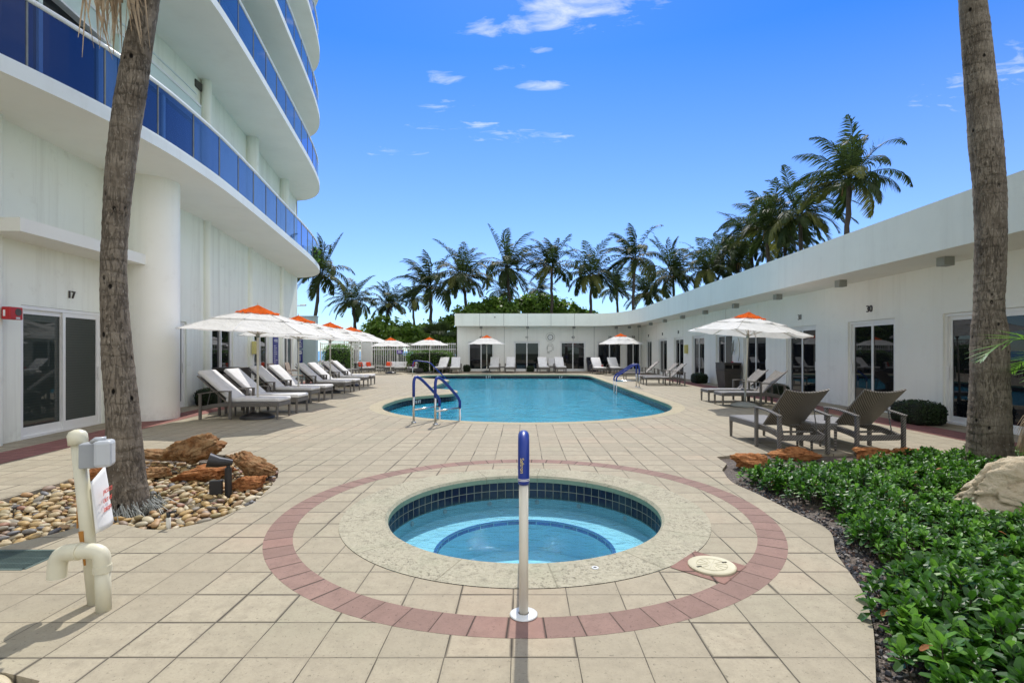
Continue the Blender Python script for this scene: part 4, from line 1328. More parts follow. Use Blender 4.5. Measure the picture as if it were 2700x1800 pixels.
m = MB(); m.tube(el, .043, 20); m.tube([(-.008, 0, .222), (-.009, 0, .262)], .0465, 20); m.tube([(-.128, -.01, .345), (-.14, -.01, .345)], .0495, 20); m.build('elbow', MT['pvc'], t_, auto=35)
el = rail_path([(-.14, -.01, .345), (-.245, -.02, .335), (-.25, -.025, .2)], .1)
m = MB(); m.tube(el, .047, 20, caps=False); m.tube([(-.25, -.025, .205), (-.25, -.025, .21)], .043, 20); m.build('elbow', MT['pvc'], t_, smooth=True)

# ------------------------------------------------------------------ bins
def make_bin(loc, rz, label, mat='bin_brown', h=1.0, w=.62):
    t_ = thing('waste_bin', label, 'bin', loc, rz)
    m = MB(); m.box((0, 0, h * .375), (w, w, h * .75), taper=.8); m.build('body', MT[mat], t_, bevel=.012)
    f = MB(); z0, z1 = h * .755, h
    for s in (-1, 1): f.box((s * (w / 2 - .02), 0, (z0 + z1) / 2), (.04, w, z1 - z0))
    for s in (-1, 1):
        f.box((0, s * (w / 2 - .02), z0 + .02), (w - .082, .04, .04)); f.box((0, s * (w / 2 - .02), z1 - .035), (w - .082, .04, .07))
    f.box((0, 0, z1 + .0145), (w + .03, w + .03, .025))
    f.build('hood', MT[mat], t_, bevel=.008)
    m = MB(); m.box((0, 0, (z0 + z1) / 2), (w - .12, w - .1, z1 - z0 - .02)); m.build('opening', MT['void_black'], t_)
    for s in (-1,):
        m = MB(); m.box((0, s * (w / 2 - .03), (z0 + z1) / 2), (.03, .012, .16)); m.build('divider', MT['lamp_grey'], t_)
    return t_
make_bin((8.3, 20.9, .005), .12, 'dark brown wicker waste bin in front of the right-hand cabana wall', w=.72)
make_bin((-8.35, 14.9, .005), .1, 'dark brown wicker waste bin against the tower wall behind the loungers', w=.75)
make_bin((5.1, 37.6, .005), 0, 'navy waste bin against the far wall between doors 40 and 39', 'bin_navy', 1.02, .85)

# ------------------------------------------------------------------ things on walls
n_ = nrm_at(8.33)
t_ = thing('alarm_horn', 'red fire alarm horn on the tower wall beside door 17', 'alarm', (wx(8.3) + .24, 8.28, 2.1), math.atan2(n_.y, n_.x))
m = MB(); m.box((0, 0, 0), (.13, .24, .2)); m.build('housing', MT['alarm_red'], t_, bevel=.012)
m = MB(); m.tube([(.065, 0.03, .02), (.069, .03, .02)], .06, 20); m.build('speaker_grille', MT['bin_brown'], t_)
m = MB(); m.box((.068, .02, -.075), (.008, .07, .03)); m.build('strobe', MT['box_light'], t_)
m = MB(); m.box((-.02, -.1215, .0), (.03, .004, .1)); m.build('lettering', MT['ink_white'], t_)
def ybox(loc, rz, label):
    t_ = thing('call_box', label, 'box', loc, rz)
    m = MB(); m.box((0, 0, 0), (.14, .26, .46)); m.build('case', MT['box_yellow'], t_, bevel=.012)
    m = MB(); m.box((.073, 0, 0), (.014, .22, .42)); m.build('door', MT['box_yellow'], t_, bevel=.004)
    m = MB(); m.box((.082, .06, -.12), (.008, .025, .035)); m.build('latch', MT['digit_dark'], t_)
n_ = nrm_at(18.9)
ybox((wx(18.9) + .21, 18.9, 1.62), math.atan2(n_.y, n_.x), 'yellow call box on the tower wall rib beside the loungers')
ybox((8.72, 27.65, 1.6), PI, 'yellow call box on the right-hand cabana wall between doors 35 and 34')
def sign(loc, rz, w, h, label, mat='sign_blue', lines=(), head=None):
    t_ = thing('sign', label, 'sign', loc, rz)
    m = MB(); m.box((0, 0, 0), (w, .02, h)); m.build('board', MT[mat], t_)
    m = MB()
    for z_, a, b, hh in lines: m.box(((a + b) / 2 * w, -.012, z_ * h), (abs(b - a) * w, .003, hh))
    if lines: m.build('lettering', MT['ink_white'], t_)
    if head: text('lettering', head[0], head[1], MT['ink_white'], (0, -.012, head[2]), (PI / 2, 0, 0), t_, .002, bold=.004)
rl_ = random.Random(3)
L1 = [(.47, -.42, .15, .02), (.43, -.42, .25, .02)] + [(.2 - k * .052, -.42, rl_.uniform(-.1, .42), .022) for k in range(12)] + [(-.45, -.38, .4, .06)]
n_ = nrm_at(22.4)
sign((wx(22.4) + n_.x * .02, 22.4 + n_.y * .02, 1.38), math.atan2(n_.y, n_.x) + PI / 2, .85, 1.7, 'tall dark blue notice board with white lettering on the tower wall', 'sign_blue', L1, ('NOTICE', .16, .56))
t_ = thing('screen_wall', 'grey-blue screen wall beyond the tower corner', 'wall')
m = MB(); m.prism([(-14.5, 27.3), (-10.9, 27.3), (-10.9, 27.6), (-14.5, 27.6)], 0, 3.3); m.build('panel', MT['screen_wall'], t_)
m = MB(); m.prism([(-14.5, 27.27), (-10.87, 27.27), (-10.87, 27.63), (-14.5, 27.63)], 3.301, 3.35); m.build('coping', MT['screen_wall'], t_)
sign((-11.72, 27.28, 1.9), 0, .27, .52, 'small blue notice on the grey screen wall, upper of two', 'sign_blue', [(.3, -.35, .3, .03), (.15, -.35, .2, .03), (0, -.35, .35, .03), (-.2, -.3, .3, .04), (-.35, -.3, .35, .04)])
sign((-11.72, 27.28, 1.22), 0, .27, .68, 'small blue notice on the grey screen wall, lower of two', 'sign_blue', [(.4, -.3, .3, .06), (.28, -.4, .4, .06), (.18, -.3, .3, .04)] + [(.05 - k * .09, -.4, .2, .02) for k in range(5)])
t_ = thing('security_camera', 'white bullet security camera on the end corner of the tower', 'camera', (-11.5, 26.72, 3.85))
m = MB(); m.tube([(.02, 0, 0), (.32, 0, .01)], .045, 12); m.build('body', MT['plate_white'], t_, smooth=True)
m = MB(); m.tube([(-.1, -.1, -.02), (.12, 0, -.02)], .025, 8); m.build('bracket', MT['plate_white'], t_, smooth=True)
m = MB(); m.tube([(.32, 0, .01), (.33, 0, .01)], .035, 12); m.build('lens', MT['black_plastic'], t_)
t_ = thing('security_camera', 'small white security camera on the back roof fascia', 'camera', (-2.0, 37.33, 4.0))
m = MB(); m.tube([(0, .07, .03), (0, -.04, .05), (0, -.05, -.05)], .022, 8); m.build('bracket', MT['plate_white'], t_, smooth=True)
m = MB(); m.lathe([(.001, -.12), (.05, -.1), (.06, -.06), (.045, -.03)], 14, (0, -.05, 0)); m.build('dome', MT['lamp_grey'], t_, smooth=True)
# clock and wire sculpture on the back wall
t_ = thing('wall_clock', 'round white wall clock with black rim between doors 41 and 40', 'clock', (2.05, 38.385, 2.51))
m = MB(); m.tube([(0, 0, 0), (0, -.02, 0)], .18, 32); m.build('face', MT['clock_white'], t_)
m = MB()
ringp = lambda r, y_: [(r * math.cos(2 * PI * k / 48), y_, r * math.sin(2 * PI * k / 48)) for k in range(49)]
m.tube(ringp(.19, -.03), .017, 8, caps=False); m.build('rim', MT['black_plastic'], t_, smooth=True)
m = MB(); m.tube(ringp(.33, -.02), .008, 6, caps=False); m.build('outer_ring', MT['wire'], t_, smooth=True)
m = MB(); m.bar((0, -.026, 0), (-.09, -.026, .09), .012, .004); m.bar((0, -.026, 0), (.06, -.026, -.1), .009, .004); m.build('hand', MT['black_plastic'], t_)
t_ = thing('wire_sculpture', 'grey wire fish sculpture on the wall below the clock', 'wall art', (2.05, 38.36, 1.7))
m = MB()
m.tube([(.3 * math.cos(a) * .85, -.02, .34 * math.sin(a)) for a in [i * 2 * PI / 40 * .8 - .5 for i in range(41)]], .009, 6)
m.tube([(-.2, -.03, -.1), (-.22, -.05, .1), (-.08, -.06, .2), (.1, -.05, .16), (.2, -.03, .0), (.12, -.03, -.16), (-.1, -.03, -.22), (-.25, -.03, -.33)], .011, 6)
m.tube([(-.25, -.03, -.33), (-.05, -.03, -.3), (.12, -.03, -.16)], .008, 6)
m.build('wire', MT['wire'], t_, smooth=True)
t_ = thing('wire_sculpture', 'wire hoop with leaping fish and red float on the right-hand cabana wall', 'wall art', (8.76, 21.25, 1.55))
m = MB()
m.tube([(-.03, -.5 * math.cos(a) * .62 - .1, .55 * math.sin(a)) for a in [-1.0 + i * .075 for i in range(29)]], .014, 6); m.build('hoop', MT['wire_gold'], t_, smooth=True)
m = MB()
m.tube([(-.05, .3, -.25), (-.07, .2, .0), (-.08, .12, .2), (-.07, .05, .42)], [.012, .05, .04, .01], 8)
m.tube([(-.05, .33, .35), (-.07, .16, .12), (-.05, .05, -.1)], .008, 5); m.build('fish', MT['wire'], t_, smooth=True)
m = MB(); m.tube([(-.05, .25, -.25), (-.05, .24, -.5)], .004, 5); m.lathe([(.001, .07), (.05, .05), (.07, 0), (.05, -.05), (.001, -.07)], 14, (-.06, .24, -.55)); m.build('float', MT['alarm_red'], t_, smooth=True)

# ------------------------------------------------------------------ outdoor sofas, chairs and the rest at the far end
def make_sofa(loc, rz, w, label, pil=2, group='grey outdoor sofas with red pillows'):
    t_ = thing('outdoor_sofa', label, 'sofa', loc, rz, group)
    m = MB(); m.box((0, 0, .22), (w, .7, .14)); m.box((0, .33, .47), (w, .06, .4), M=Matrix.Rotation(-.15, 3, 'X'))
    for s in (-1, 1): m.bar((s * (w / 2 - .03), -.33, .6), (s * (w / 2 - .03), .33, .62), .06, .04); m.bar((s * (w / 2 - .03), -.32, .28), (s * (w / 2 - .03), -.32, .59), .05, .05)
    m.build('frame', MT['wicker_grey'], t_)
    for sx in (-1, 1):
        for sy in (-1, 1):
            l = MB(); l.tube([(sx * (w / 2 - .04), sy * .3, 0), (sx * (w / 2 - .04), sy * .3, .16)], .025, 6); l.build('leg', MT['wicker_grey'], t_)
    k = max(1, round(w / .65))
    for i in range(k):
        x_ = -w / 2 + .07 + (w - .14) * (i + .5) / k
        c = MB(); c.box((x_, -.02, .35), ((w - .14) / k - .01, .62, .12)); c.build('seat_cushion', MT['cushion_white'], t_, bevel=.03, smooth=True)
        c = MB(); c.box((x_, .22, .56), ((w - .14) / k - .01, .12, .36), M=Matrix.Rotation(-.2, 3, 'X')); c.build('back_cushion', MT['cushion_white'], t_, bevel=.04, smooth=True)
    for i in range(pil):
        x_ = -w / 2 + .28 + (w - .56) * (i / max(1, pil - 1) if pil > 1 else .5)
        p = thing('throw_pillow', ['bright red-orange throw pillow on the far sofa', 'red-orange throw pillow on the ' + label.split(' sofa')[0]][0], 'pillow', loc, rz, 'red pillows on the outdoor sofas')
        c = MB(); c.box((x_, .06, .56), (.36, .12, .34), M=Matrix.Rotation(-.35, 3, 'X')); c.build('cover', MT['pillow_red'], p, bevel=.05, seg=3, smooth=True)
        p['label'] = 'red-orange throw pillow, ' + ('left' if i == 0 and pil > 1 else 'right' if pil > 1 else 'only') + ' one on the ' + label
make_sofa((-8.8, 37.0, 0), 0, 2.1, 'wide grey sofa facing the pool under the umbrella', 2)
make_sofa((-11.0, 36.2, 0), rad(60), 1.3, 'short grey sofa beside the gate panel', 2)
make_sofa((-7.65, 36.0, 0), rad(-70), .9, 'grey armchair sofa by the clipped hedge', 1)
t_ = thing('coffee_table', 'low grey outdoor coffee table between the sofas', 'table', (-9.4, 35.7, 0))
m = MB(); m.box((0, 0, .38), (1.0, .6, .04)); m.build('tabletop', MT['wicker_grey'], t_)
m = MB()
m.box((0, 0, .33), (.94, .54, .06)); m.build('apron', MT['wicker_grey'], t_)
for sx in (-1, 1):
    for sy in (-1, 1): m = MB(); m.tube([(sx * .44, sy * .25, 0), (sx * .44, sy * .25, .3)], .022, 6); m.build('leg', MT['wicker_grey'], t_)
def make_chair(loc, rz, label, group=None, frame='chair_brown', sling='chair_sling'):
    t_ = thing('patio_chair', label, 'chair', loc, rz, group)       # faces -y
    for s in (-1, 1):
        m = MB(); m.tube(rail_path([(s * .27, -.25, 0), (s * .27, -.25, .62), (s * .27, .2, .64)], .05), .016, 8); m.build('leg', MT[frame], t_, smooth=True)
        m = MB(); m.tube([(s * .25, .3, 0), (s * .25, .2, .4), (s * .25, .36, .98)], .016, 8); m.build('leg', MT[frame], t_, smooth=True)
    m = MB(); m.box((0, -.02, .42), (.5, .5, .025)); m.build('seat', MT[sling], t_, bevel=.006)
    m = MB(); m.box((0, .285, .72), (.48, .02, .54), M=Matrix.Rotation(-.27, 3, 'X')); m.build('backrest', MT[sling], t_, bevel=.006)
    m = MB(); m.bar((-.26, -.24, .39), (.26, -.24, .39), .03, .03); m.bar((-.26, .2, .39), (.26, .2, .39), .03, .03); m.build('stretcher', MT[frame], t_)
    return t_
make_chair((-10.2, 23.2, 0), PI / 2 + .1, 'brown sling patio chair facing the pool in front of the farthest tower door', 'brown patio chairs by the tower')
make_chair((-10.15, 21.6, 0), PI / 2, 'brown sling patio chair below the tall blue notice board', 'brown patio chairs by the tower')
make_chair((2.12, 37.6, 0), 0, 'white cushioned chair against the wall under the wire fish', None, 'wicker_grey', 'cushion_white')
t_ = thing('stroller', 'folding stroller with grey cloth and white handle beside the loungers', 'stroller', (-9.75, 24.6, 0), .3)
m = MB()
m.tube(rail_path([(-.35, .2, .1), (.25, .2, .75), (.45, .2, 1.02), (.5, -.2, 1.02), (.3, -.2, .75), (-.35, -.2, .1)], .08), .016, 8)
m.tube([(.35, .2, .1), (-.25, .2, .6)], .014, 6); m.tube([(.35, -.2, .1), (-.25, -.2, .6)], .014, 6); m.tube([(-.25, -.2, .6), (-.25, .2, .6)], .014, 6)
m.build('frame', MT['plate_white'], t_, smooth=True)
m = MB(); m.box((-.02, 0, .5), (.5, .36, .05), M=Matrix.Rotation(.3, 3, 'Y')); m.box((-.1, 0, .78), (.55, .38, .14), M=Matrix.Rotation(.2, 3, 'Y')); m.build('seat', MT['stroller_cloth'], t_, bevel=.03, smooth=True)
for sx in (-.38, .38):
    for sy in (-.22, .22):
        m = MB(); m.tube([(sx, sy - .02, .1), (sx, sy + .02, .1)], .1, 18); m.build('wheel', MT['black_plastic'], t_)
t_ = thing('backpack', 'black bag slumped on the deck at the far umbrella base', 'bag', (-6.95, 34.9, 0))
m = MB(); m.lathe([(.001, 0), (.24, .02), (.27, .14), (.2, .28), (.1, .34), (.001, .35)], 12); 
for i, v in enumerate(m.v): m.v[i] = (v[0] * (1.1 + .3 * noise.noise(Vector(v) * 6)), v[1] * .8, v[2] * (1 + .2 * noise.noise(Vector(v) * 5)))
m.build('body', MT['bag_black'], t_, smooth=True)
m = MB(); m.tube([(-.2, -.1, .25), (-.38, -.12, .2), (-.4, -.1, .03)], .015, 6); m.build('strap', MT['bag_black'], t_, smooth=True)
t_ = thing('red_can', 'small red item lying on the cushion of the lounger by the navy bin', 'can', (5.2, 33.9, .47))
m = MB(); m.tube([(0, 0, 0), (0, 0, .13)], .05, 12); m.build('body', MT['alarm_red'], t_, smooth=True)
m = MB(); m.tube([(0, 0, .13), (0, 0, .137)], .045, 12); m.build('lid', MT['steel'], t_)

# ------------------------------------------------------------------ fence, gate
def pickets(loc, L, h, label, step=.135):
    t_ = thing('picket_fence', label, 'fence', loc)
    m = MB(); n = int(L / step)
    for i in range(n + 1): m.bar((i * step, 0, .05), (i * step, 0, h), .035, .035, (1, 0, 0))
    m.build('pickets', MT['fence_white'], t_)
    for z_ in (.16, .42, h - .48, h - .08):
        m = MB(); m.bar((0, .0, z_), (L, .0, z_), .05, .055); m.build('rail', MT['fence_white'], t_)
    for k in range(int(L / 2.4) + 1):
        m = MB(); m.bar((min(L, k * 2.4), -.002, 0), (min(L, k * 2.4), -.002, h + .04), .08, .08, (1, 0, 0)); m.build('post', MT['fence_white'], t_)
pickets((-14.9, 38.2, 0), 3.2, 2.1, 'white picket fence behind the left hedge')
pickets((-11.6, 38.2, 0), 6.7, 2.1, 'white picket fence behind the sofas, with the purple notice')
t_ = thing('gate', 'white gate with lattice bands leading to the beach', 'gate', (-13.6, 36.6, 0))
def lattice(mb, x0, x1, z0, z1, s=.14):
    k = int((x1 - x0) / s)
    for i in range(k + 1): mb.bar((x0 + i * s, 0, z0), (x0 + i * s, 0, z1), .045, .03, (1, 0, 0))
    k = int((z1 - z0) / s)
    for i in range(k + 1): mb.bar((x0, .004, z0 + i * s), (x1, .004, z0 + i * s), .045, .03)
for x0, x1 in ((0, .93), (1.03, 1.9)):
    m = MB(); lattice(m, x0, x1, .12, .75); lattice(m, x0, x1, 1.6, 2.2)
    for i in range(9): m.bar((x0 + .05 + i * (x1 - x0 - .1) / 8, 0, .75), (x0 + .05 + i * (x1 - x0 - .1) / 8, 0, 1.6), .03, .03, (1, 0, 0))
    m.build('leaf', MT['fence_white'], t_)
for x_ in (-.08, .98, 2.0):
    m = MB(); m.bar((x_, .06, 0), (x_, .06, 2.35), .11 if x_ != .98 else .06, .1, (1, 0, 0)); m.build('post', MT['fence_white'], t_)
m = MB(); m.bar((-.08, .061, 2.28), (2.0, .061, 2.28), .1, .1); m.build('lintel', MT['fence_white'], t_)
t_ = thing('privacy_panel', 'pale translucent screen panel beside the gate', 'panel', (-11.45, 36.9, 0))
m = MB(); m.box((.33, 0, 1.15), (.62, .03, 1.9)); m.build('sheet', MT['fence_panel'], t_)
for x_ in (-.03, .69): m = MB(); m.bar((x_, 0, 0), (x_, 0, 2.2), .07, .07, (1, 0, 0)); m.build('post', MT['fence_white'], t_)
sign((-9.05, 38.12, 1.42), 0, .42, .27, 'small purple notice hanging on the white picket fence', 'sign_purple', [(.25, -.25, .25, .03), (-.1, -.35, .35, .05)])
# ------------------------------------------------------------------ palms
def frond(mb, o, az, el, L, droop, wind, rn, nl=34, leaf=.75, lw=.05, twist=0.0, hang=.35, mi=0, spread=.75, thin=.028):
    d = Vector((math.cos(az) * math.cos(el), math.sin(az) * math.cos(el), math.sin(el)))
    N = 14; pts = [Vector(o)]; ds = [d.copy()]
    for i in range(N):
        t = (i + 1) / N
        d = d + Vector((0, 0, -droop * t * .22)) + Vector(wind) * (t * .09)
        d.normalize()
        pts.append(pts[-1] + d * (L / N)); ds.append(d.copy())
    mb.tube(pts, [thin * (1 - .85 * i / N) for i in range(N + 1)], 4, caps=False, mi=mi)
    for k in range(nl):
        f = .1 + .9 * (k + .5) / nl
        q = f * N; i = min(N - 1, int(q)); w = q - i
        p = pts[i].lerp(pts[i + 1], w); tg = ds[i].lerp(ds[i + 1], w).normalized()
        sd = tg.cross(Vector((0, 0, 1)))
        if sd.length < .1: sd = Vector((math.sin(az), -math.cos(az), 0))
        sd.normalize()
        up = sd.cross(tg)
        l0 = leaf * (math.sin(PI * min(1, .18 + f * .8)) ** .7) * rn.uniform(.8, 1.1)
        for s in (-1, 1):
            if rn.random() < .04: continue
            dd = (tg * (.42 + .5 * f) + sd * s * spread + up * .16 + Vector((0, 0, -hang)) * rn.uniform(.5, 1.3) + Vector(wind) * .5 + Vector((rn.gauss(0, .07), rn.gauss(0, .07), rn.gauss(0, .07)))).normalized()
            wv = dd.cross(up).normalized() * (lw / 2)
            b = p + dd * (l0 * .5); c_ = p + dd * l0 * .95 + Vector((0, 0, -hang * l0 * .45)) + Vector(wind) * (l0 * .12)
            mb.add([p - wv * .4, p + wv * .4, b + wv, b - wv, c_], [(0, 1, 2, 3), (3, 2, 4)], mi)
def crown_mesh(seed, wind, n=29, L=3.6, detail=50, lw=.062, pale=.4):
    rn = random.Random(seed); mb = MB()
    for k in range(n):
        t = (k + .5) / n
        az = k * 2.39996 + rn.uniform(-.3, .3)
        el = rad(78 - 100 * t ** .95) + rn.gauss(0, .15)
        l = L * rn.uniform(.85, 1.12) * (.72 + .3 * math.sin(PI * min(1, t + .2)))
        frond(mb, (.08 * math.cos(az), .08 * math.sin(az), .15 * (1 - t)), az, el, l, rn.uniform(.7, 1.3) * (.9 + .3 * t), [q * rn.uniform(.5, 1.5) for q in wind], rn, detail, .85 * rn.uniform(.85, 1.15), lw,
              hang=rn.uniform(.3, .62), spread=rn.uniform(.42, .7), mi=1 if t > .6 and rn.random() < pale else 0)
    for k in range(5):                         # brown fibre and old stalks under the crown
        a = rn.uniform(0, 6.28)
        mb.tube([(0, 0, 0), (.25 * math.cos(a), .25 * math.sin(a), -.25), (.32 * math.cos(a), .32 * math.sin(a), -.7)], [.05, .03, .01], 5, mi=2)
    for k in range(6):
        a = rn.uniform(0, 6.28)
        c = Vector((.2 * math.cos(a), .2 * math.sin(a), -.12))
        mb.lathe([(.01, .1), (.08, .06), (.095, 0), (.07, -.08), (.01, -.11)], 8, c, mi=2)
    return mb.mesh('crown', [MT['frond'], MT['frond_pale'], MT['frond_fiber']])
CM = [crown_mesh(1, (-.7, 0, .1)), crown_mesh(2, (-1.0, .1, .0), 28), crown_mesh(3, (-.5, .2, 0), 31), crown_mesh(4, (-1.3, -.2, 0), 26), crown_mesh(5, (-.8, -.3, .05), 28)]
def palm(hub_px, base_dx, Y, r_px, kind, label, z0=-.05, sc_=1.0, rz=0.0):
    """hub_px: crown centre in the photo; Y: chosen distance; base_dx: how far the foot stands off the hub"""
    k = Y / 1366
    hx, hz = (hub_px[0] - 1378) * k, 1.5 + (925 - hub_px[1]) * k
    s = r_px * k / 2.9
    t_ = thing('coconut_palm', label, 'palm tree', (hx + base_dx, Y, z0), 0, 'coconut palms behind the buildings')
    H = hz - z0
    m = MB(); rn = random.Random(int(hub_px[0]))
    b = base_dx
    pts = [(-b * (f ** 1.6) + .12 * math.sin(f * 3 + rn.random()), .1 * math.sin(f * 2.5), H * f) for f in [i / 18 for i in range(19)]]
    e = pts[-1]
    m.tube(pts, [.17 * (1 - .3 * i / 18) * (1 + (.5 if i == 0 else 0)) * (.93 + .14 * (i % 2)) for i in range(19)], 9)
    m.build('trunk', MT['far_trunk'], t_, smooth=True)
    c = bpy.data.objects.new('crown', CM[kind]); col.objects.link(c); c.parent = t_
    c.location = e; c.scale = (s, s, s); c.rotation_euler = (0, 0, rz)
    return t_
PALMS = [((845, 722), -.9, 42, 92, 0, 'leaning coconut palm half hidden by the tower corner', 0.3),
 ((931, 796), .1, 43, 72, 2, 'short coconut palm just right of the tower, before the sea grape', 1.2),
 ((1026, 804), -.6, 44, 66, 1, 'short coconut palm rising out of the sea grape above the sofas', 2.1),
 ((1087, 789), .2, 62, 48, 4, 'small thin coconut palm between the sea grape and the cabana corner', 0),
 ((1135, 756), -.1, 46, 98, 3, 'coconut palm with ragged hanging fronds just left of the cabana corner', .4),
 ((1222, 730), .25, 47, 96, 2, 'full-crowned coconut palm above the left end of the back roof', 2.6),
 ((1340, 709), .1, 48, 92, 0, 'tall coconut palm above door 41', 3.4),
 ((1331, 770), .3, 66, 52, 4, 'small coconut palm low behind the palm above door 41', 1.0),
 ((1456, 706), -.2, 48, 88, 1, 'windblown coconut palm above the clock', .6),
 ((1424, 768), -.1, 66, 48, 3, 'small coconut palm low behind the palm above the clock', 2.0),
 ((1561, 727), -.35, 48, 90, 2, 'coconut palm with a bare slim trunk above door 40', 4.4),
 ((1673, 680), -.3, 47, 92, 3, 'tallest windblown coconut palm at the roof corner', .1),
 ((1626, 765), .2, 58, 62, 1, 'low coconut palm left of the tallest corner palm', 3.0),
 ((1706, 772), .1, 54, 74, 4, 'low yellowish coconut palm right of the roof corner', 5.1),
 ((1775, 727), .1, 50, 92, 0, 'dense coconut palm behind the curve of the roof', 2.2),
 ((1868, 712), .2, 46, 86, 2, 'coconut palm low behind the right-hand roof, fourth palm from its right end', 4.0),
 ((1945, 692), .1, 46, 84, 4, 'coconut palm crowded low behind the right-hand roof, third from its right end', 1.6),
 ((2027, 604), -.1, 38, 118, 1, 'coconut palm left of the two tall ones over the right-hand roof', 5.6),
 ((2113, 572), -.15, 35, 118, 2, 'coconut palm second from the right over the right-hand roof', 2.9),
 ((2244, 478), -.5, 27, 148, 1, 'tallest coconut palm standing clear over the right-hand roof', 5.2),
 ((1908, 668), .1, 52, 80, 3, 'coconut palm partly hidden among the low cluster behind the right-hand roof', 2.4),
 ((1985, 640), -.1, 48, 92, 0, 'coconut palm peeking out behind the cluster at the right-hand roof', .9),
 ((2070, 640), .1, 44, 92, 4, 'coconut palm set low between the two tall palms over the right-hand roof', 3.6)]
for hp, b, Y, r, kd, lb, rz in PALMS:
    palm(hp, b, Y, r, kd, lb, rz=rz)

# near palm trunks: swollen ringed boles
def near_trunk(t_, ctr, n=40, seg=260, ring=.105):
    m = MB(); path = spline(ctr, max(4, seg // (len(ctr) - 1)))
    pts = [Vector(p[:3]) for p in path]
    L = [0]
    for a, b in zip(pts, pts[1:]): L.append(L[-1] + (b - a).length)
    vs = []; k = len(pts)
    for i, p in enumerate(path):
        c = pts[i]; r = p[3] * .84
        for j in range(n):
            a = 2 * PI * j / n
            x, y = math.cos(a), math.sin(a)
            s_ = L[i] + .035 * noise.noise(Vector((x * 1.2, y * 1.2, L[i] * 2.3))) + .02 * noise.noise(Vector((x * 3, y * 3, L[i] * 5 + 9)))
            f = (s_ / ring) % 1.0
            ledge = (.045 * (1 - f) ** 3 - .012) * (.6 + .8 * noise.noise(Vector((x, y, math.floor(s_ / ring) * 3.7))) )
            rr = r * (1 + ledge + .05 * noise.noise(Vector((x * 1.5, y * 1.5, L[i] * 1.7))) + .034 * noise.noise(Vector((x * 7, y * 7, L[i] * 6))) + .02 * noise.noise(Vector((x * 20, y * 20, L[i] * 16))))
            vs.append((c.x + x * rr, c.y + y * rr, c.z))
    fs = [(i * n + j, i * n + (j + 1) % n, (i + 1) * n + (j + 1) % n, (i + 1) * n + j) for i in range(k - 1) for j in range(n)]
    m.add(vs, fs)
    return m.build('trunk', MT['palm_trunk'], t_, smooth=True)
BX, BY = -3.75, 4.93
def px_ctr(lst, Y, bx):
    o = []
    for px, py, w in lst:
        o.append(((px - 1378) * Y / 1366 - bx, 0, 1.5 + (925 - py) * Y / 1366, w / 2 * Y / 1366))
    return o
lp = thing('coconut_palm', 'large palm trunk in the pebble bed in front of the tower', 'palm tree', (BX, BY, 0))
c_ = px_ctr([(333, 1350, 128), (332, 1290, 117), (330, 1240, 104), (324, 1100, 90), (309, 919, 80), (300, 759, 70), (304, 600, 69), (325, 383, 79), (354, 191, 78), (388, 0, 65), (420, -160, 62), (455, -400, 58), (470, -560, 54)], BY, BX)
near_trunk(lp, c_)
top = Vector(c_[-1][:3])
m = MB(); rn = random.Random(8)
for k in range(26):
    t = (k + .5) / 26; az = k * 2.39996
    frond(m, top + Vector((0, 0, .2)), az, rad(78 - 70 * t), 2.6, .9, (-.3, .2, .1), rn, 30, .7, .04, hang=.3)
m.build('crown', MT['frond'], lp)
m = MB()
for k in range(48):                                  # one dead frond hanging down in front of the trunk
    a = Vector((rn.uniform(-1.05, -.62), -.28 + rn.uniform(-.1, .1), 4.98 + rn.uniform(0, .5)))
    a.x += c_[9][0] + .76
    z1 = rn.uniform(4.08, 4.65)
    pts = [a, a + Vector((rn.uniform(-.05, .06), 0, -(a.z - z1) * .5)), Vector((a.x + rn.uniform(-.12, .12), a.y, z1)) ]
    w = rn.uniform(.008, .017)
    for p, q, w0, w1 in ((pts[0], pts[1], w, w), (pts[1], pts[2], w, .002)):
        ang = rn.uniform(-.9, .9); s_ = Vector((math.cos(ang), math.sin(ang), 0))
        m.add([p - s_ * w0, p + s_ * w0, q + s_ * w1, q - s_ * w1], [(0, 1, 2, 3)])
m.tube([top, (c_[9][0] + .1, -.3, 5.4), (c_[9][0] - .06, -.3, 4.9), (c_[9][0] - .08, -.28, 4.5)], [.03, .025, .02, .008], 6)
m.build('dead_frond', MT['frond_dead'], lp)
# roots
m = MB()
for k in range(420):
    a = rn.uniform(0, 6.28); r0 = .19 + rn.uniform(0, .07); r1 = r0 + abs(rn.gauss(0, .07))
    m.tube([(r0 * math.cos(a), r0 * math.sin(a), rn.uniform(.0, .11)), ((r0 + r1) / 2 * math.cos(a + .1), (r0 + r1) / 2 * math.sin(a + .1), rn.uniform(-.02, .05)), (r1 * math.cos(a + rn.uniform(-.4, .4)), r1 * math.sin(a), -.03)], [.004, .004, .002], 3)
m.build('roots', MT['lamp_grey'], lp)

RX, RY = 5.96, 6.6
rp = thing('coconut_palm', 'large palm trunk standing in the planting bed on the right', 'palm tree', (RX, RY, 0))
c_ = px_ctr([(2612, 1250, 134), (2611, 1194, 118), (2608, 1099, 106), (2609, 1003, 98), (2609, 876, 92), (2607, 815, 78), (2611, 687, 78), (2612, 559, 81), (2601, 400, 84), (2583, 200, 78), (2564, 0, 70), (2545, -200, 66), (2530, -380, 60)], RY, RX)
near_trunk(rp, c_)
top = Vector(c_[-1][:3]); m = MB()
for k in range(24):
    t = (k + .5) / 24; az = k * 2.39996
    frond(m, top + Vector((0, 0, .2)), az, rad(78 - 64 * t), 2.6, .9, (-.3, .2, .1), rn, 30, .7, .04, hang=.3)
m.build('crown', MT['frond'], rp)
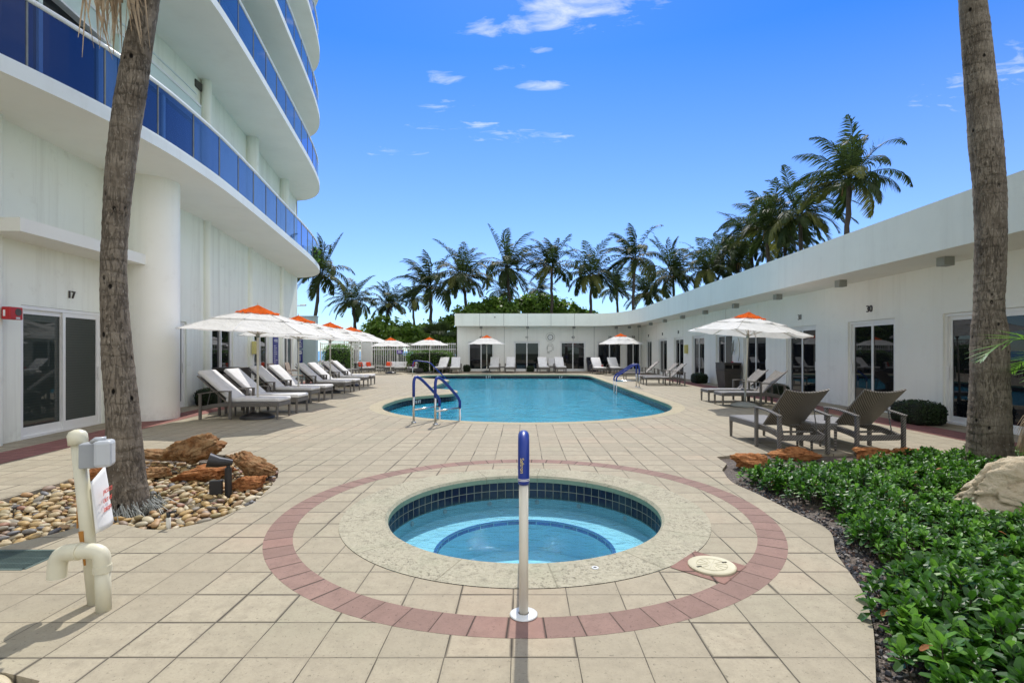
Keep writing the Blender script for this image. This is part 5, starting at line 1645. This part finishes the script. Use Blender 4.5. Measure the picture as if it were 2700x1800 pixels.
# small date palm whose fronds reach in from the right
sp = thing('palm_shrub', 'small palm with bright and dried fronds reaching in at the right edge', 'palm', (6.36, 5.75, 0))
m = MB()
frond(m, (-.05, 0, 1.3), PI - .1, rad(40), 1.3, 1.1, (0, 0, 0), rn, 30, .5, .026, hang=.12, spread=.6, thin=.012)
frond(m, (-.05, 0, 1.25), PI + .4, rad(26), 1.2, .9, (0, 0, 0), rn, 30, .48, .026, hang=.12, spread=.6, thin=.012)
for k in range(9):
    frond(m, (0, 0, 1.2), -1.2 + k * .4, rad(RN.uniform(15, 70)), 1.1, 1.1, (0, 0, 0), rn, 26, .4, .022, hang=.15, thin=.012)
m.build('crown', MT['frond_bright'], sp)
m = MB()
frond(m, (-.05, -.05, .95), PI - .15, rad(24), 1.15, 2.6, (0, 0, 0), rn, 30, .34, .013, hang=.8, spread=.5, thin=.012)
frond(m, (-.05, -.1, .85), PI + .35, rad(10), .8, 2.2, (0, 0, 0), rn, 26, .3, .013, hang=.8, spread=.5, thin=.012)
frond(m, (-.05, .1, .85), PI - .6, rad(10), .8, 2.4, (0, 0, 0), rn, 26, .3, .013, hang=.8, spread=.5, thin=.012)
m.build('dead_frond', MT['frond_dead'], sp)
m = MB(); m.tube([(0, 0, -.05), (0, 0, .6), (0, 0, 1.2)], [.16, .13, .1], 12); m.build('trunk', MT['tree_bark'], sp)

# ------------------------------------------------------------------ sea grape trees
def leaf_disc(mb, p, r, n, rn, mi=0):
    n = Vector(n).normalized(); a = n.orthogonal().normalized(); a = Matrix.Rotation(rn.uniform(0, 6.28), 3, n) @ a; b = n.cross(a)
    mb.add([p + a * r, p + a * r * .45 + b * r * .85, p - a * r * .6 + b * r * .7, p - a * r * .95, p - a * r * .6 - b * r * .7, p + a * r * .45 - b * r * .85], [(0, 1, 2, 3), (0, 3, 4, 5)], mi)
def sea_grape(loc, blobs, label, seed, nleaf=2600, r=.13, group='sea grape trees beyond the fence'):
    rn = random.Random(seed)
    t_ = thing('sea_grape_tree', label, 'tree', loc, 0, group)
    m = MB(); tot = sum(b[3] * b[4] for b in blobs)
    wood = MB()
    for bx, by, bz, rx, rz_ in blobs:
        cl = []
        for k in range(int(26 * rx * rz_) + 6):            # leaf clumps near the outside of each mass
            d = Vector((rn.gauss(0, 1), rn.gauss(0, 1), rn.gauss(0, 1))).normalized() * rn.uniform(.55, 1.03)
            cl.append(Vector((bx + d.x * rx, by + d.y * rx * .8, bz + d.z * rz_)))
        for c in cl[::4]:
            mid = Vector((bx * .5, by * .5, max(.4, bz * .5))).lerp(c, .5) + Vector((rn.gauss(0, .15), rn.gauss(0, .15), .1))
            wood.tube([(rn.uniform(-.3, .3), 0, .2), mid, c], [.06, .035, .012], 4)
        n = int(nleaf * rx * rz_ / tot)
        for k in range(n):
            c = rn.choice(cl) + Vector((rn.gauss(0, .2), rn.gauss(0, .2), rn.gauss(0, .17)))
            nn = (c - Vector((bx, by, bz))).normalized() * .6 + Vector((rn.gauss(0, .6), rn.gauss(0, .6), rn.gauss(0, .5) + .5))
            leaf_disc(m, c, r * rn.uniform(.7, 1.2), nn, rn)
    m.build('crown', MT['grape_leaf'], t_)
    wood.tube([(0, 0, -.1), (.1, 0, .8), (-.1, 0, 1.7)], [.2, .15, .1], 8)
    wood.build('trunk', MT['tree_bark'], t_)
def sx(px, Y): return (px - 1378) * Y / 1366
sea_grape((sx(1000, 42), 42, -.05), [(-1.2, 0, 2.6, 1.1, .9), (.1, .3, 3.4, 1.4, 1.1), (1.4, 0, 3.0, 1.3, 1.0), (2.7, .3, 2.7, 1.2, 1.0), (.6, .5, 1.9, 1.6, .8)], 'spreading sea grape tree above the sofas', 1, 4600, .13)
sea_grape((sx(1122, 44), 44, -.05), [(-.3, 0, 2.3, 1.1, 1.0), (.6, .3, 3.0, 1.0, .9), (1.2, 0, 1.8, 1.0, 1.0)], 'dark sea grape tree beside the fan palm', 2, 2600, .13)
sea_grape((sx(1190, 45), 45, -.05), [(0, 0, 3.5, 1.2, 1.1), (-.4, 0, 2.0, 1.1, 1.2), (1.0, .3, 4.4, 1.2, .9)], 'sea grape tree at the left corner of the cabana building', 3, 3000, .13)
sea_grape((sx(1270, 48), 48, -.05), [(-1.0, 0, 4.8, 1.5, 1.0), (.6, .2, 5.7, 1.7, 1.0), (2.0, 0, 5.3, 1.5, 1.0)], 'sea grape crown over the roof behind door 41', 4, 3600, .14)
sea_grape((sx(1405, 50), 50, -.05), [(-1.2, 0, 5.4, 1.7, 1.1), (.3, .2, 6.1, 1.8, 1.05), (1.8, 0, 5.6, 1.6, 1.1)], 'highest sea grape crown over the roof behind the clock', 5, 4200, .14)
sea_grape((sx(1510, 49), 49, -.05), [(-.6, 0, 5.2, 1.5, .9), (.9, .2, 4.7, 1.4, .7), (2.1, 0, 4.3, 1.0, .5)], 'sea grape crown sloping down over the roof near door 40', 6, 3000, .14)
# fan palm between them
fp = thing('fan_palm', 'dark fan palm by the fence left of the cabana building', 'palm', (sx(1158, 40.5), 40.5, 0))
m = MB()
for k in range(11):
    a = k * 2.4; el = rad(30 + 50 * ((k * .37) % 1)); L = 1.1
    d = Vector((math.cos(a) * math.cos(el), math.sin(a) * math.cos(el), math.sin(el)))
    c0 = Vector((0, 0, 2.1)); c1 = c0 + d * L
    m.tube([c0, c1], .02, 4)
    sd = d.cross(Vector((0, 0, 1))).normalized(); upv = sd.cross(d)
    for j in range(-9, 10):
        th = j * .16
        dd = (d * math.cos(th) + sd * math.sin(th) + Vector((0, 0, -.1))).normalized()
        e = c1 + dd * .95; w = dd.cross(upv).normalized() * .05
        m.add([c1, c1 + dd * .5 + w, e, c1 + dd * .5 - w], [(0, 1, 2, 3)])
m.build('crown', MT['frond'], fp)
m = MB(); m.tube([(0, 0, -.05), (.05, 0, 1.2), (0, 0, 2.1)], [.16, .13, .12], 8); m.build('trunk', MT['far_trunk'], fp)

# ------------------------------------------------------------------ hedges and clipped shrubs
def clipped(name, loc, dims, label, cat, n, leaf, mat, rz=0.0, group=None, power=6.0):
    """dark core and many small leaves standing out of a rounded box"""
    rn = random.Random(int(abs(loc[0]) * 100 + n))
    t_ = thing(name, label, cat, loc, rz, group)
    a, b, h = dims[0] / 2, dims[1] / 2, dims[2]
    m = MB()
    def surf(u):
        d = Vector((rn.gauss(0, 1), rn.gauss(0, 1), rn.gauss(0, 1)))
        d = Vector((d.x / max(.3, 1 / a ** .4), d.y, d.z)).normalized()
        k = (abs(d.x) ** power + abs(d.y) ** power + abs(d.z) ** power) ** (-1 / power)
        q = d * k
        w = 1 + .07 * noise.noise(Vector((q.x * a * 3, q.y * b * 3, q.z * h * 3)) + Vector(loc))
        return Vector((q.x * a * w, q.y * b * w, h / 2 + q.z * h / 2 * w)), d
    for k in range(n):
        p, d = surf(0)
        if p.z < .01: continue
        p = Vector((p.x * rn.uniform(.9, 1.03), p.y * rn.uniform(.9, 1.03), p.z * rn.uniform(.93, 1.03)))
        nn = d + Vector((rn.gauss(0, .6), rn.gauss(0, .6), rn.gauss(0, .5) + .25))
        ax = Vector((rn.gauss(0, 1), rn.gauss(0, 1), rn.gauss(0, .6) + .6)).normalized()
        nn = nn.normalized(); sd = ax.cross(nn)
        if sd.length < .05: continue
        sd.normalize(); l = leaf * rn.uniform(.7, 1.25)
        m.add([p, p + ax * l * .5 + sd * l * .3, p + ax * l, p + ax * l * .5 - sd * l * .3], [(0, 1, 2, 3)])
    m.build('foliage', MT[mat], t_)
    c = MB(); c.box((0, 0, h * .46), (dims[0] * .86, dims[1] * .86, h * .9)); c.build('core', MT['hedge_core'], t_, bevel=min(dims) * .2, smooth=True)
clipped('hedge', (-12.55, 35.2, 0), (1.7, 1.6, 1.85), 'clipped green hedge block left of the white gate', 'hedge', 5200, .085, 'hedge_leaf')
clipped('hedge', (-6.55, 36.6, 0), (3.1, 1.3, 1.5), 'clipped green hedge block behind the far umbrella, left of the cabana building', 'hedge', 6500, .085, 'hedge_leaf')
clipped('hedge', (-9.1, 40.0, -.05), (6.5, 1.2, 1.35), 'long low hedge beyond the white picket fence', 'hedge', 6500, .1, 'hedge_leaf')
gs = 'small clipped shrubs along the walls'
for lc_, d_, lb, n in [((8.2, 10.75, 0), (.75, .95, .46), 'clipped shrub at the right cabana wall between doors 29 and 30', 4200),
    ((8.25, 16.75, 0), (.6, .75, .42), 'clipped shrub at the right cabana wall behind the wicker loungers', 2200),
    ((8.25, 24.2, 0), (.7, .85, .46), 'clipped shrub at the right cabana wall below door 34', 2200),
    ((-8.62, 14.35, 0), (.7, .75, .46), 'clipped shrub at the tower wall behind the first loungers', 3000),
    ((-9.35, 18.3, 0), (.6, .7, .45), 'clipped shrub at the tower wall behind the third and fourth loungers', 1800),
    ((-4.0, 37.2, 0), (.55, .6, .5), 'dark shrub at the back wall beside door 42', 1000),
    ((.55, 36.9, 0), (.6, .55, .42), 'dark shrub below door 41 behind the loungers', 1000)]:
    clipped('clipped_shrub', lc_, d_, lb, 'shrub', n, .035 if n > 1500 else .05, 'shrub_leaf', 0, gs, 3.4)
# potted foliage on the first balcony corner
clipped('balcony_plant', (-9.35, 23.0, 5.46), (.5, .5, .6), 'potted green plant behind the first balcony glass near the tower corner', 'plant', 500, .16, 'hedge_leaf', 0, None, 2.5)

# ------------------------------------------------------------------ ground cover on the right
def cover():
    rn = random.Random(21); m = MB()
    xs = [p[0] for p in bed_poly]; ys_ = [p[1] for p in bed_poly]
    def leaf(p, d, l, mi):
        up = Vector((0, 0, 1)); sd = d.cross(up)
        if sd.length < .05: sd = Vector((1, 0, 0))
        sd.normalize(); nn = sd.cross(d).normalized()
        q = p + d * l * .55 - nn * l * .02; e = p + d * l - nn * l * .16
        w = l * .3; cup = nn * l * .09
        m.add([p, q - sd * w + cup, q, q + sd * w + cup, e - sd * w * .62 + cup * .6, e, e + sd * w * .62 + cup * .6, e + d * l * .1 - nn * l * .03],
              [(0, 2, 1), (0, 3, 2), (1, 2, 5, 4), (2, 3, 6, 5), (4, 5, 7), (5, 6, 7)], mi)
    cnt = 0
    plants = []
    for k in range(6000):                               # one mounded bush every 25-30 cm
        p = (rn.uniform(1.5, 8.0), rn.uniform(.8, 7.6))
        if not inside(p, bed_poly) or p[0] > p[1] * .97 + 1.3: continue
        if p[1] > 6.15 + .23 * (p[0] - 3) and not (p[0] > 5.3 and p[1] < 7.2): continue
        if math.hypot(p[0] - RX, p[1] - RY) < .27 or math.hypot((p[0] - 4.95) / .85, (p[1] - 4.85) / .5) < 1: continue
        e = edge_dist(p, bed_poly)
        m1 = .23 + .12 * (noise.noise(Vector((p[0] * 1.1, p[1] * 1.1, 0))) + .3)
        if p[1] < 3.2: m1 *= .6
        if e < m1 * (1 if p[1] < 6.0 else .35): continue
        if any(math.hypot(p[0] - q[0], p[1] - q[1]) < .165 for q in plants): continue
        plants.append(p)
    stems = []
    for q in plants:
        hq = rn.uniform(.2, .34) * (.8 if q[1] > 5.6 else 1) * (.62 if q[0] / q[1] > .76 and 3.0 < q[1] < 5.2 else 1)
        hq *= min(1, .55 + edge_dist(q, bed_poly) / .9)
        for j in range(rn.randint(11, 15)):
            a = rn.uniform(0, 6.28); r_ = abs(rn.gauss(0, .085))
            p = (q[0] + r_ * math.cos(a), q[1] + r_ * math.sin(a))
            if not inside(p, bed_poly): continue
            stems.append((p, hq * (1 - 2.4 * r_) * rn.uniform(.72, 1.05), (math.cos(a) * r_, math.sin(a) * r_)))
    for p, h, ln in stems:
        h = max(.05, h)
        big = 1.25 if p[1] < 3.4 else 1.0
        st = Vector((p[0], p[1], -.03)); tp = st + Vector((ln[0] * .5 + rn.gauss(0, .02), ln[1] * .5 + rn.gauss(0, .02), h))
        m.tube([st, tp], .004, 3, caps=False, mi=2)
        mi = 1 if rn.random() < .16 + .22 * max(0, noise.noise(Vector((p[0] * .9, p[1] * .9, 11)))) else 0
        nl = rn.randint(9, 13); a0 = rn.uniform(0, 6.28)
        ax = Vector((ln[0] * 3 + rn.gauss(0, .2), ln[1] * 3 + rn.gauss(0, .2), 1)).normalized()
        Rq = Vector((0, 0, 1)).rotation_difference(ax).to_matrix()
        for j in range(nl):
            a = a0 + j * 2.4; el = rad(68 - 68 * (j / nl)) + rn.gauss(0, .15)
            d = Rq @ Vector((math.cos(a) * math.cos(el), math.sin(a) * math.cos(el), math.sin(el)))
            leaf(tp - Vector((0, 0, .012 * j * h / .3)), d, big * rn.uniform(.046, .08) * (.75 + .3 * j / nl), mi if rn.random() < .93 else 1 - mi)
        if rn.random() < .05:
            leaf(tp - Vector((0, 0, .03)), Vector((rn.gauss(0, 1), rn.gauss(0, 1), -.3)).normalized(), .06, 3)
        cnt += 1
    return m.build('ground_cover', [MT['cover_leaf'], MT['cover_leaf_light'], MT['stem'], MT['dry_leaf']])
tag(cover(), 'glossy green ground cover shrubs filling the planting bed on the right', 'ground cover', kind='stuff')

# ------------------------------------------------------------------ rocks
def rock_obj(loc, dims, label, mat, seed, rz=0.0, rough=.25, tilt=0.0, group=None, sub=5, name='rock'):
    """weathered block: squarish blob cut by a few planes, with ridges and pits"""
    bm = bmesh.new(); bmesh.ops.create_icosphere(bm, subdivisions=sub, radius=1)
    rn = random.Random(seed); off = Vector((seed * 3.1, seed * 1.7, seed * .9))
    cuts = [(Vector((rn.gauss(0, 1), rn.gauss(0, 1), rn.gauss(.2, .7))).normalized(), rn.uniform(.62, .85)) for k in range(9)]
    for v in bm.verts:
        p = v.co.copy(); q = p + off
        p = p * 1.12
        for n_, d_ in cuts:
            e = p.dot(n_) - d_
            if e > 0: p = p - n_ * (e * .86)
        ridge = abs(noise.noise(q * 1.9 + Vector((3, 3, 3))))
        k = 1 + rough * (.8 * noise.noise(q * 1.3) + .5 * noise.noise(q * 3.1) - .55 * max(0, .16 - ridge) / .16 + .3 * noise.noise(q * 7) + .18 * noise.noise(q * 15) + .1 * noise.noise(q * 33))
        v.co = p * k
    me = bpy.data.meshes.new(name); bm.to_mesh(me); bm.free(); me.materials.append(MT[mat])
    me.polygons.foreach_set('use_smooth', [True] * len(me.polygons))
    xs = [v.co for v in me.vertices]
    ext = [max(c[i] for c in xs) - min(c[i] for c in xs) for i in range(3)]
    me.transform(Matrix.Rotation(tilt, 4, 'Y') @ Matrix.Diagonal((dims[0] / ext[0], dims[1] / ext[1], dims[2] / ext[2], 1)))
    lo = min(v.co.z for v in me.vertices)
    o = bpy.data.objects.new(name, me); col.objects.link(o)
    o.location = (loc[0], loc[1], loc[2] - lo); o.rotation_euler = (0, 0, rz)
    return tag(o, label, name, group)
gr = 'brown rocks behind the pebble bed'
def gp(px, py): return G(px, py)
def at(px, py, dz=0.0):
    x, y_ = G(px, py); return (x, y_, dz)
rock_obj(at(516, 1228, .03), (.76, .46, .36), 'large slanting orange-brown rock, biggest of those by the left palm', 'rock_orange', 3, .2, .28, rad(-16), gr)
rock_obj(at(420, 1222, .04), (.55, .3, .14), 'flat brown rock between the left palm and the largest rock', 'rock_orange', 5, .1, .25, rad(6), gr)
rock_obj(at(672, 1258, .0), (.74, .36, .29), 'pointed rust-brown rock at the right end of the pebble bed', 'rock_orange', 8, -.3, .33, rad(14), gr)
rock_obj(at(655, 1284, -.04), (.4, .3, .17), 'low crumbly orange rock in front of the pointed one', 'rock_rust', 11, .4, .3, 0, gr)
rock_obj(at(545, 1260, -.05), (.68, .34, .2), 'low orange rock wedged under the largest slanting rock', 'rock_rust', 13, .1, .3, 0, gr)
rock_obj(at(412, 1256, -.05), (.34, .3, .17), 'low orange-brown rock nearest the left palm trunk', 'rock_orange', 17, .5, .3, 0, gr)
rock_obj(at(270, 1262, -.05), (.34, .2, .22), 'dark rust rock half hidden behind the left palm trunk', 'rock_rust', 19, .5, .3, 0, gr)
g2 = 'rust-orange rocks edging the planting bed'
rock_obj((2.98, 6.72, -.05), (.56, .36, .23), 'rust-orange rock at the left tip of the planting bed', 'rock_rust', 23, .1, .3, 0, g2)
rock_obj((3.85, 7.3, -.05), (.72, .32, .2), 'rust-orange rock between the tip rock and the wicker lounger', 'rock_rust', 29, 0, .3, 0, g2)
rock_obj((4.95, 7.32, -.05), (.66, .32, .2), 'rust-orange rock behind the two wicker loungers', 'rock_rust', 31, .1, .3, 0, g2)
rock_obj((5.5, 7.38, -.05), (.5, .28, .17), 'rust-orange rock farthest right along the planting bed', 'rock_rust', 37, -.1, .3, 0, g2)
rock_obj((4.93, 4.95, -.12), (1.75, .9, .6), 'big pale tan boulder among the ground cover on the right', 'boulder_tan', 44, .0, .17, rad(-6), None, 6, 'boulder')

# ------------------------------------------------------------------ pebbles
pm = []
for i in range(10):
    bm = bmesh.new(); bmesh.ops.create_icosphere(bm, subdivisions=3, radius=1)
    for v in bm.verts:
        v.co *= 1 + .14 * noise.noise(v.co * .9 + Vector((i * 5, 0, 0)))
        v.co.x *= 1.1 + .14 * (i % 3); v.co.y *= .78; v.co.z *= .48
    me = bpy.data.meshes.new('pebble'); bm.to_mesh(me); bm.free(); me.materials.append(MT['peb%d' % i])
    me.polygons.foreach_set('use_smooth', [True] * len(me.polygons)); pm.append(me)
rn = random.Random(5); spots = []
def try_fill(poly, n, box, rmin):
    grid = {}
    got = []
    for k in range(n):
        p = (rn.uniform(box[0], box[1]), rn.uniform(box[2], box[3]))
        if not inside(p, poly) or edge_dist(p, poly) < .028: continue
        if math.hypot(p[0] - BX, p[1] - BY) < .27: continue
        r = rn.uniform(.025, .052)
        ok = True; ci = (int(p[0] / .1), int(p[1] / .1))
        for a in (-1, 0, 1):
            for b in (-1, 0, 1):
                for (q, r2) in grid.get((ci[0] + a, ci[1] + b), ()):
                    if math.hypot(p[0] - q[0], p[1] - q[1]) < (r + r2) * rmin: ok = False
        if not ok: continue
        grid.setdefault(ci, []).append((p, r)); got.append((p, r))
    return got
lay1 = try_fill(pebble_poly, 42000, (-5.6, -2.7, 3.7, 7.0), .86)
lay2 = try_fill(pebble_poly, 7000, (-5.6, -2.7, 3.7, 7.0), 1.15)
cn = try_fill(corner_poly, 1500, (-3.3, -2.1, 1.6, 2.45), .9)
allp = [(p, r, -.055 + r * .38) for p, r in lay1] + [(p, r, -.02 + r * .3) for p, r in lay2] + [(p, r * 1.2, -.05 + r * .5) for p, r in cn]
def in_view(p): return abs(p[0]) < p[1] * 1.02
allp.sort(key=lambda q: (0 if in_view(q[0]) else 1, -q[1] / q[0][1]))
rest = MB()
for k, (p, r, z) in enumerate(allp):
    i = rn.choices(range(10), [5, 4, 3, 5, 3, 5, 4, 1.6, 3.5, 2])[0]
    e = (rn.gauss(0, .22), rn.gauss(0, .22), rn.uniform(0, 6.28))
    if k < 300:
        o = bpy.data.objects.new('pebble', pm[i]); col.objects.link(o)
        o.location = (p[0], p[1], z); o.scale = (r, r, r); o.rotation_euler = e
        tag(o, 'smooth rounded river pebble in the pebble bed around the left palm', 'pebble', 'river pebbles around the left palm')
    elif in_view(p) or abs(p[0]) < p[1] * 1.25:
        Mx = Matrix.LocRotScale(Vector((p[0], p[1], z)), Euler(e), Vector((r, r, r)))
        rest.add([Mx @ v.co for v in pm[i].vertices], [tuple(f.vertices) for f in pm[i].polygons], i)
tag(rest.build('pebbles', [MT['peb%d' % i] for i in range(10)], None, smooth=True), 'smooth river pebbles filling the rest of the bed around the left palm', 'pebbles', kind='stuff')
print('pebbles', len(allp))
# spotlight and sprinkler in the pebbles
t_ = thing('garden_spotlight', 'black garden spotlight on a stake between the rocks and pebbles', 'spotlight', (*G(602, 1300), -.02), .2)
m = MB(); m.tube([(0, 0, -.05), (0, 0, .29)], .034, 14); m.build('stake', MT['black_plastic'], t_, smooth=False)
m = MB(); m.box((-.1, -.05, .1), (.12, .05, .15)); m.build('junction_box', MT['black_plastic'], t_, bevel=.008)
m = MB(); m.tube([(0, 0, .28), (0, 0, .36)], .02, 10); m.tube([(.03, .02, .34), (-.08, -.04, .36), (-.17, -.06, .39)], [.03, .055, .075], 16, caps=False); m.tube([(-.15, -.056, .38), (-.155, -.057, .382)], .066, 16)
m.build('lamp_head', MT['black_plastic'], t_, auto=40)
t_ = thing('sprinkler', 'small pale sprinkler riser with black head among the pebbles', 'sprinkler', (*G(444, 1391), -.06))
m = MB(); m.tube([(0, 0, 0), (0, 0, .15)], .018, 10); m.build('riser', MT['post_cream'], t_, smooth=True)
m = MB(); m.tube([(0, 0, .15), (0, 0, .19)], .015, 10); m.tube([(0, 0, .185), (.06, .01, .2)], .011, 8); m.build('head', MT['black_plastic'], t_, smooth=True)
# ------------------------------------------------------------------ camera, sun, sky
cam = bpy.data.cameras.new('camera')
co = bpy.data.objects.new('camera', cam); col.objects.link(co)
co.location = (0, 0, 1.5); co.rotation_euler = (PI / 2, 0, 0)
cam.sensor_width = 36; cam.lens = 36 * 1366 / 2700
cam.shift_x = -28 / 2700; cam.shift_y = 25 / 2700
cam.clip_start, cam.clip_end = .05, 20000
sc.camera = co
sun = bpy.data.lights.new('sun', 'SUN')
sun.energy, sun.angle, sun.color = SUN_E, rad(.53), (1, .955, .88)
so = bpy.data.objects.new('sun', sun); col.objects.link(so)
dirv = Vector((math.sin(SUN_AZ) * math.cos(SUN_EL), math.cos(SUN_AZ) * math.cos(SUN_EL), math.sin(SUN_EL)))   # towards the sun
so.rotation_euler = (-dirv).to_track_quat('-Z', 'Y').to_euler(); so.location = dirv * 60
w = T('World', world=True)
sc.world = w.m
sky = w.n('ShaderNodeTexSky', sky_type='NISHITA')
sky.sun_disc = False
sky.sun_elevation, sky.sun_rotation = SUN_EL, SUN_AZ
sky.air_density, sky.dust_density, sky.ozone_density, sky.altitude = 1.0, .12, 3.0, 0
tint = w.mix(1.0, sky.outputs[0], SKY_TINT, 'MULTIPLY')
hs = w.n('ShaderNodeHueSaturation', {'Color': tint, 'Hue': SKY_HUE, 'Saturation': SKY_SAT, 'Value': SKY_VAL, 'Fac': 1.0}).outputs[0]
# thin broken cirrus: noise on the sky directions, projected on a high flat layer
d = w.n('ShaderNodeTexCoord').outputs['Generated']
x, y, z = w.sep(d)
zz = w.M('MAXIMUM', z, .03)
pl = w.comb(w.M('DIVIDE', x, zz), w.M('DIVIDE', y, zz), 0.0)
px_, py_, _ = w.sep(pl)
fine = w.noise(w.map(pl, (1.0, 1.9, 1), (CL_X, CL_Y, 3), (0, 0, .3)), 5.5, 7, .62, .6)
tot = None
for cx, cy, rx, ry, am in CLOUDS:
    ex = w.M('DIVIDE', w.M('SUBTRACT', px_, cx), rx); ey = w.M('DIVIDE', w.M('SUBTRACT', py_, cy), ry)
    g = w.M('MULTIPLY', w.M('SUBTRACT', 1.0, w.M('ADD', w.M('MULTIPLY', ex, ex), w.M('MULTIPLY', ey, ey)), clamp=True), am)
    tot = g if tot is None else w.M('MAXIMUM', tot, g)
cm = w.M('MULTIPLY', w.M('SUBTRACT', w.M('ADD', w.M('MULTIPLY', tot, .42), w.M('MULTIPLY', fine, 2.1)), 1.22), 1.15, clamp=True)
cm = w.M('MULTIPLY', cm, w.step(tot, 0.0, .25))
lowf = w.M('MULTIPLY', w.step(w.noise(w.map(pl, (.16, .45, 1), (1, 7, 0)), 1.0, 5, .6), .42, .8), .35)
cm = w.M('MAXIMUM', cm, w.M('MULTIPLY', lowf, w.step(z, .45, .05)))
cm = w.M('MAXIMUM', cm, w.M('MULTIPLY', w.step(z, .5, .0), VEIL))
cm = w.M('MULTIPLY', cm, w.step(z, .02, .1))
# added unseen cumulus field behind and above the camera, as fill for shaded sides
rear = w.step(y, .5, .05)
fill_cum = w.step(w.noise(w.map(d, (1, 1, 1.7)), 2.3, 6, .58, .3), .36, .52)
cm2 = w.M('MULTIPLY', w.M('MULTIPLY', rear, fill_cum), w.step(z, 0.0, .08))
skyc = w.mix(w.M('MULTIPLY', cm, .75), hs, (7.5, 7.5, 7.6))
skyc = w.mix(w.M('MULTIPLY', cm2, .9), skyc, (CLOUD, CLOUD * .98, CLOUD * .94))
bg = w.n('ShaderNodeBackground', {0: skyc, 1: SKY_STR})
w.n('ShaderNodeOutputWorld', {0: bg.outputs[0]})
sc.view_settings.view_transform = 'Standard'
sc.view_settings.look = 'None'
sc.view_settings.exposure = EXPO
sc.view_settings.gamma = 1
sc.cycles.use_denoising = True
try:
    sc.cycles.denoiser = 'OPENIMAGEDENOISE'
except Exception: pass
sc.cycles.max_bounces = 10
sc.cycles.diffuse_bounces = 5
sc.cycles.transparent_max_bounces = 24
sc.cycles.sample_clamp_indirect = 6
sc.cycles.caustics_reflective = sc.cycles.caustics_refractive = False
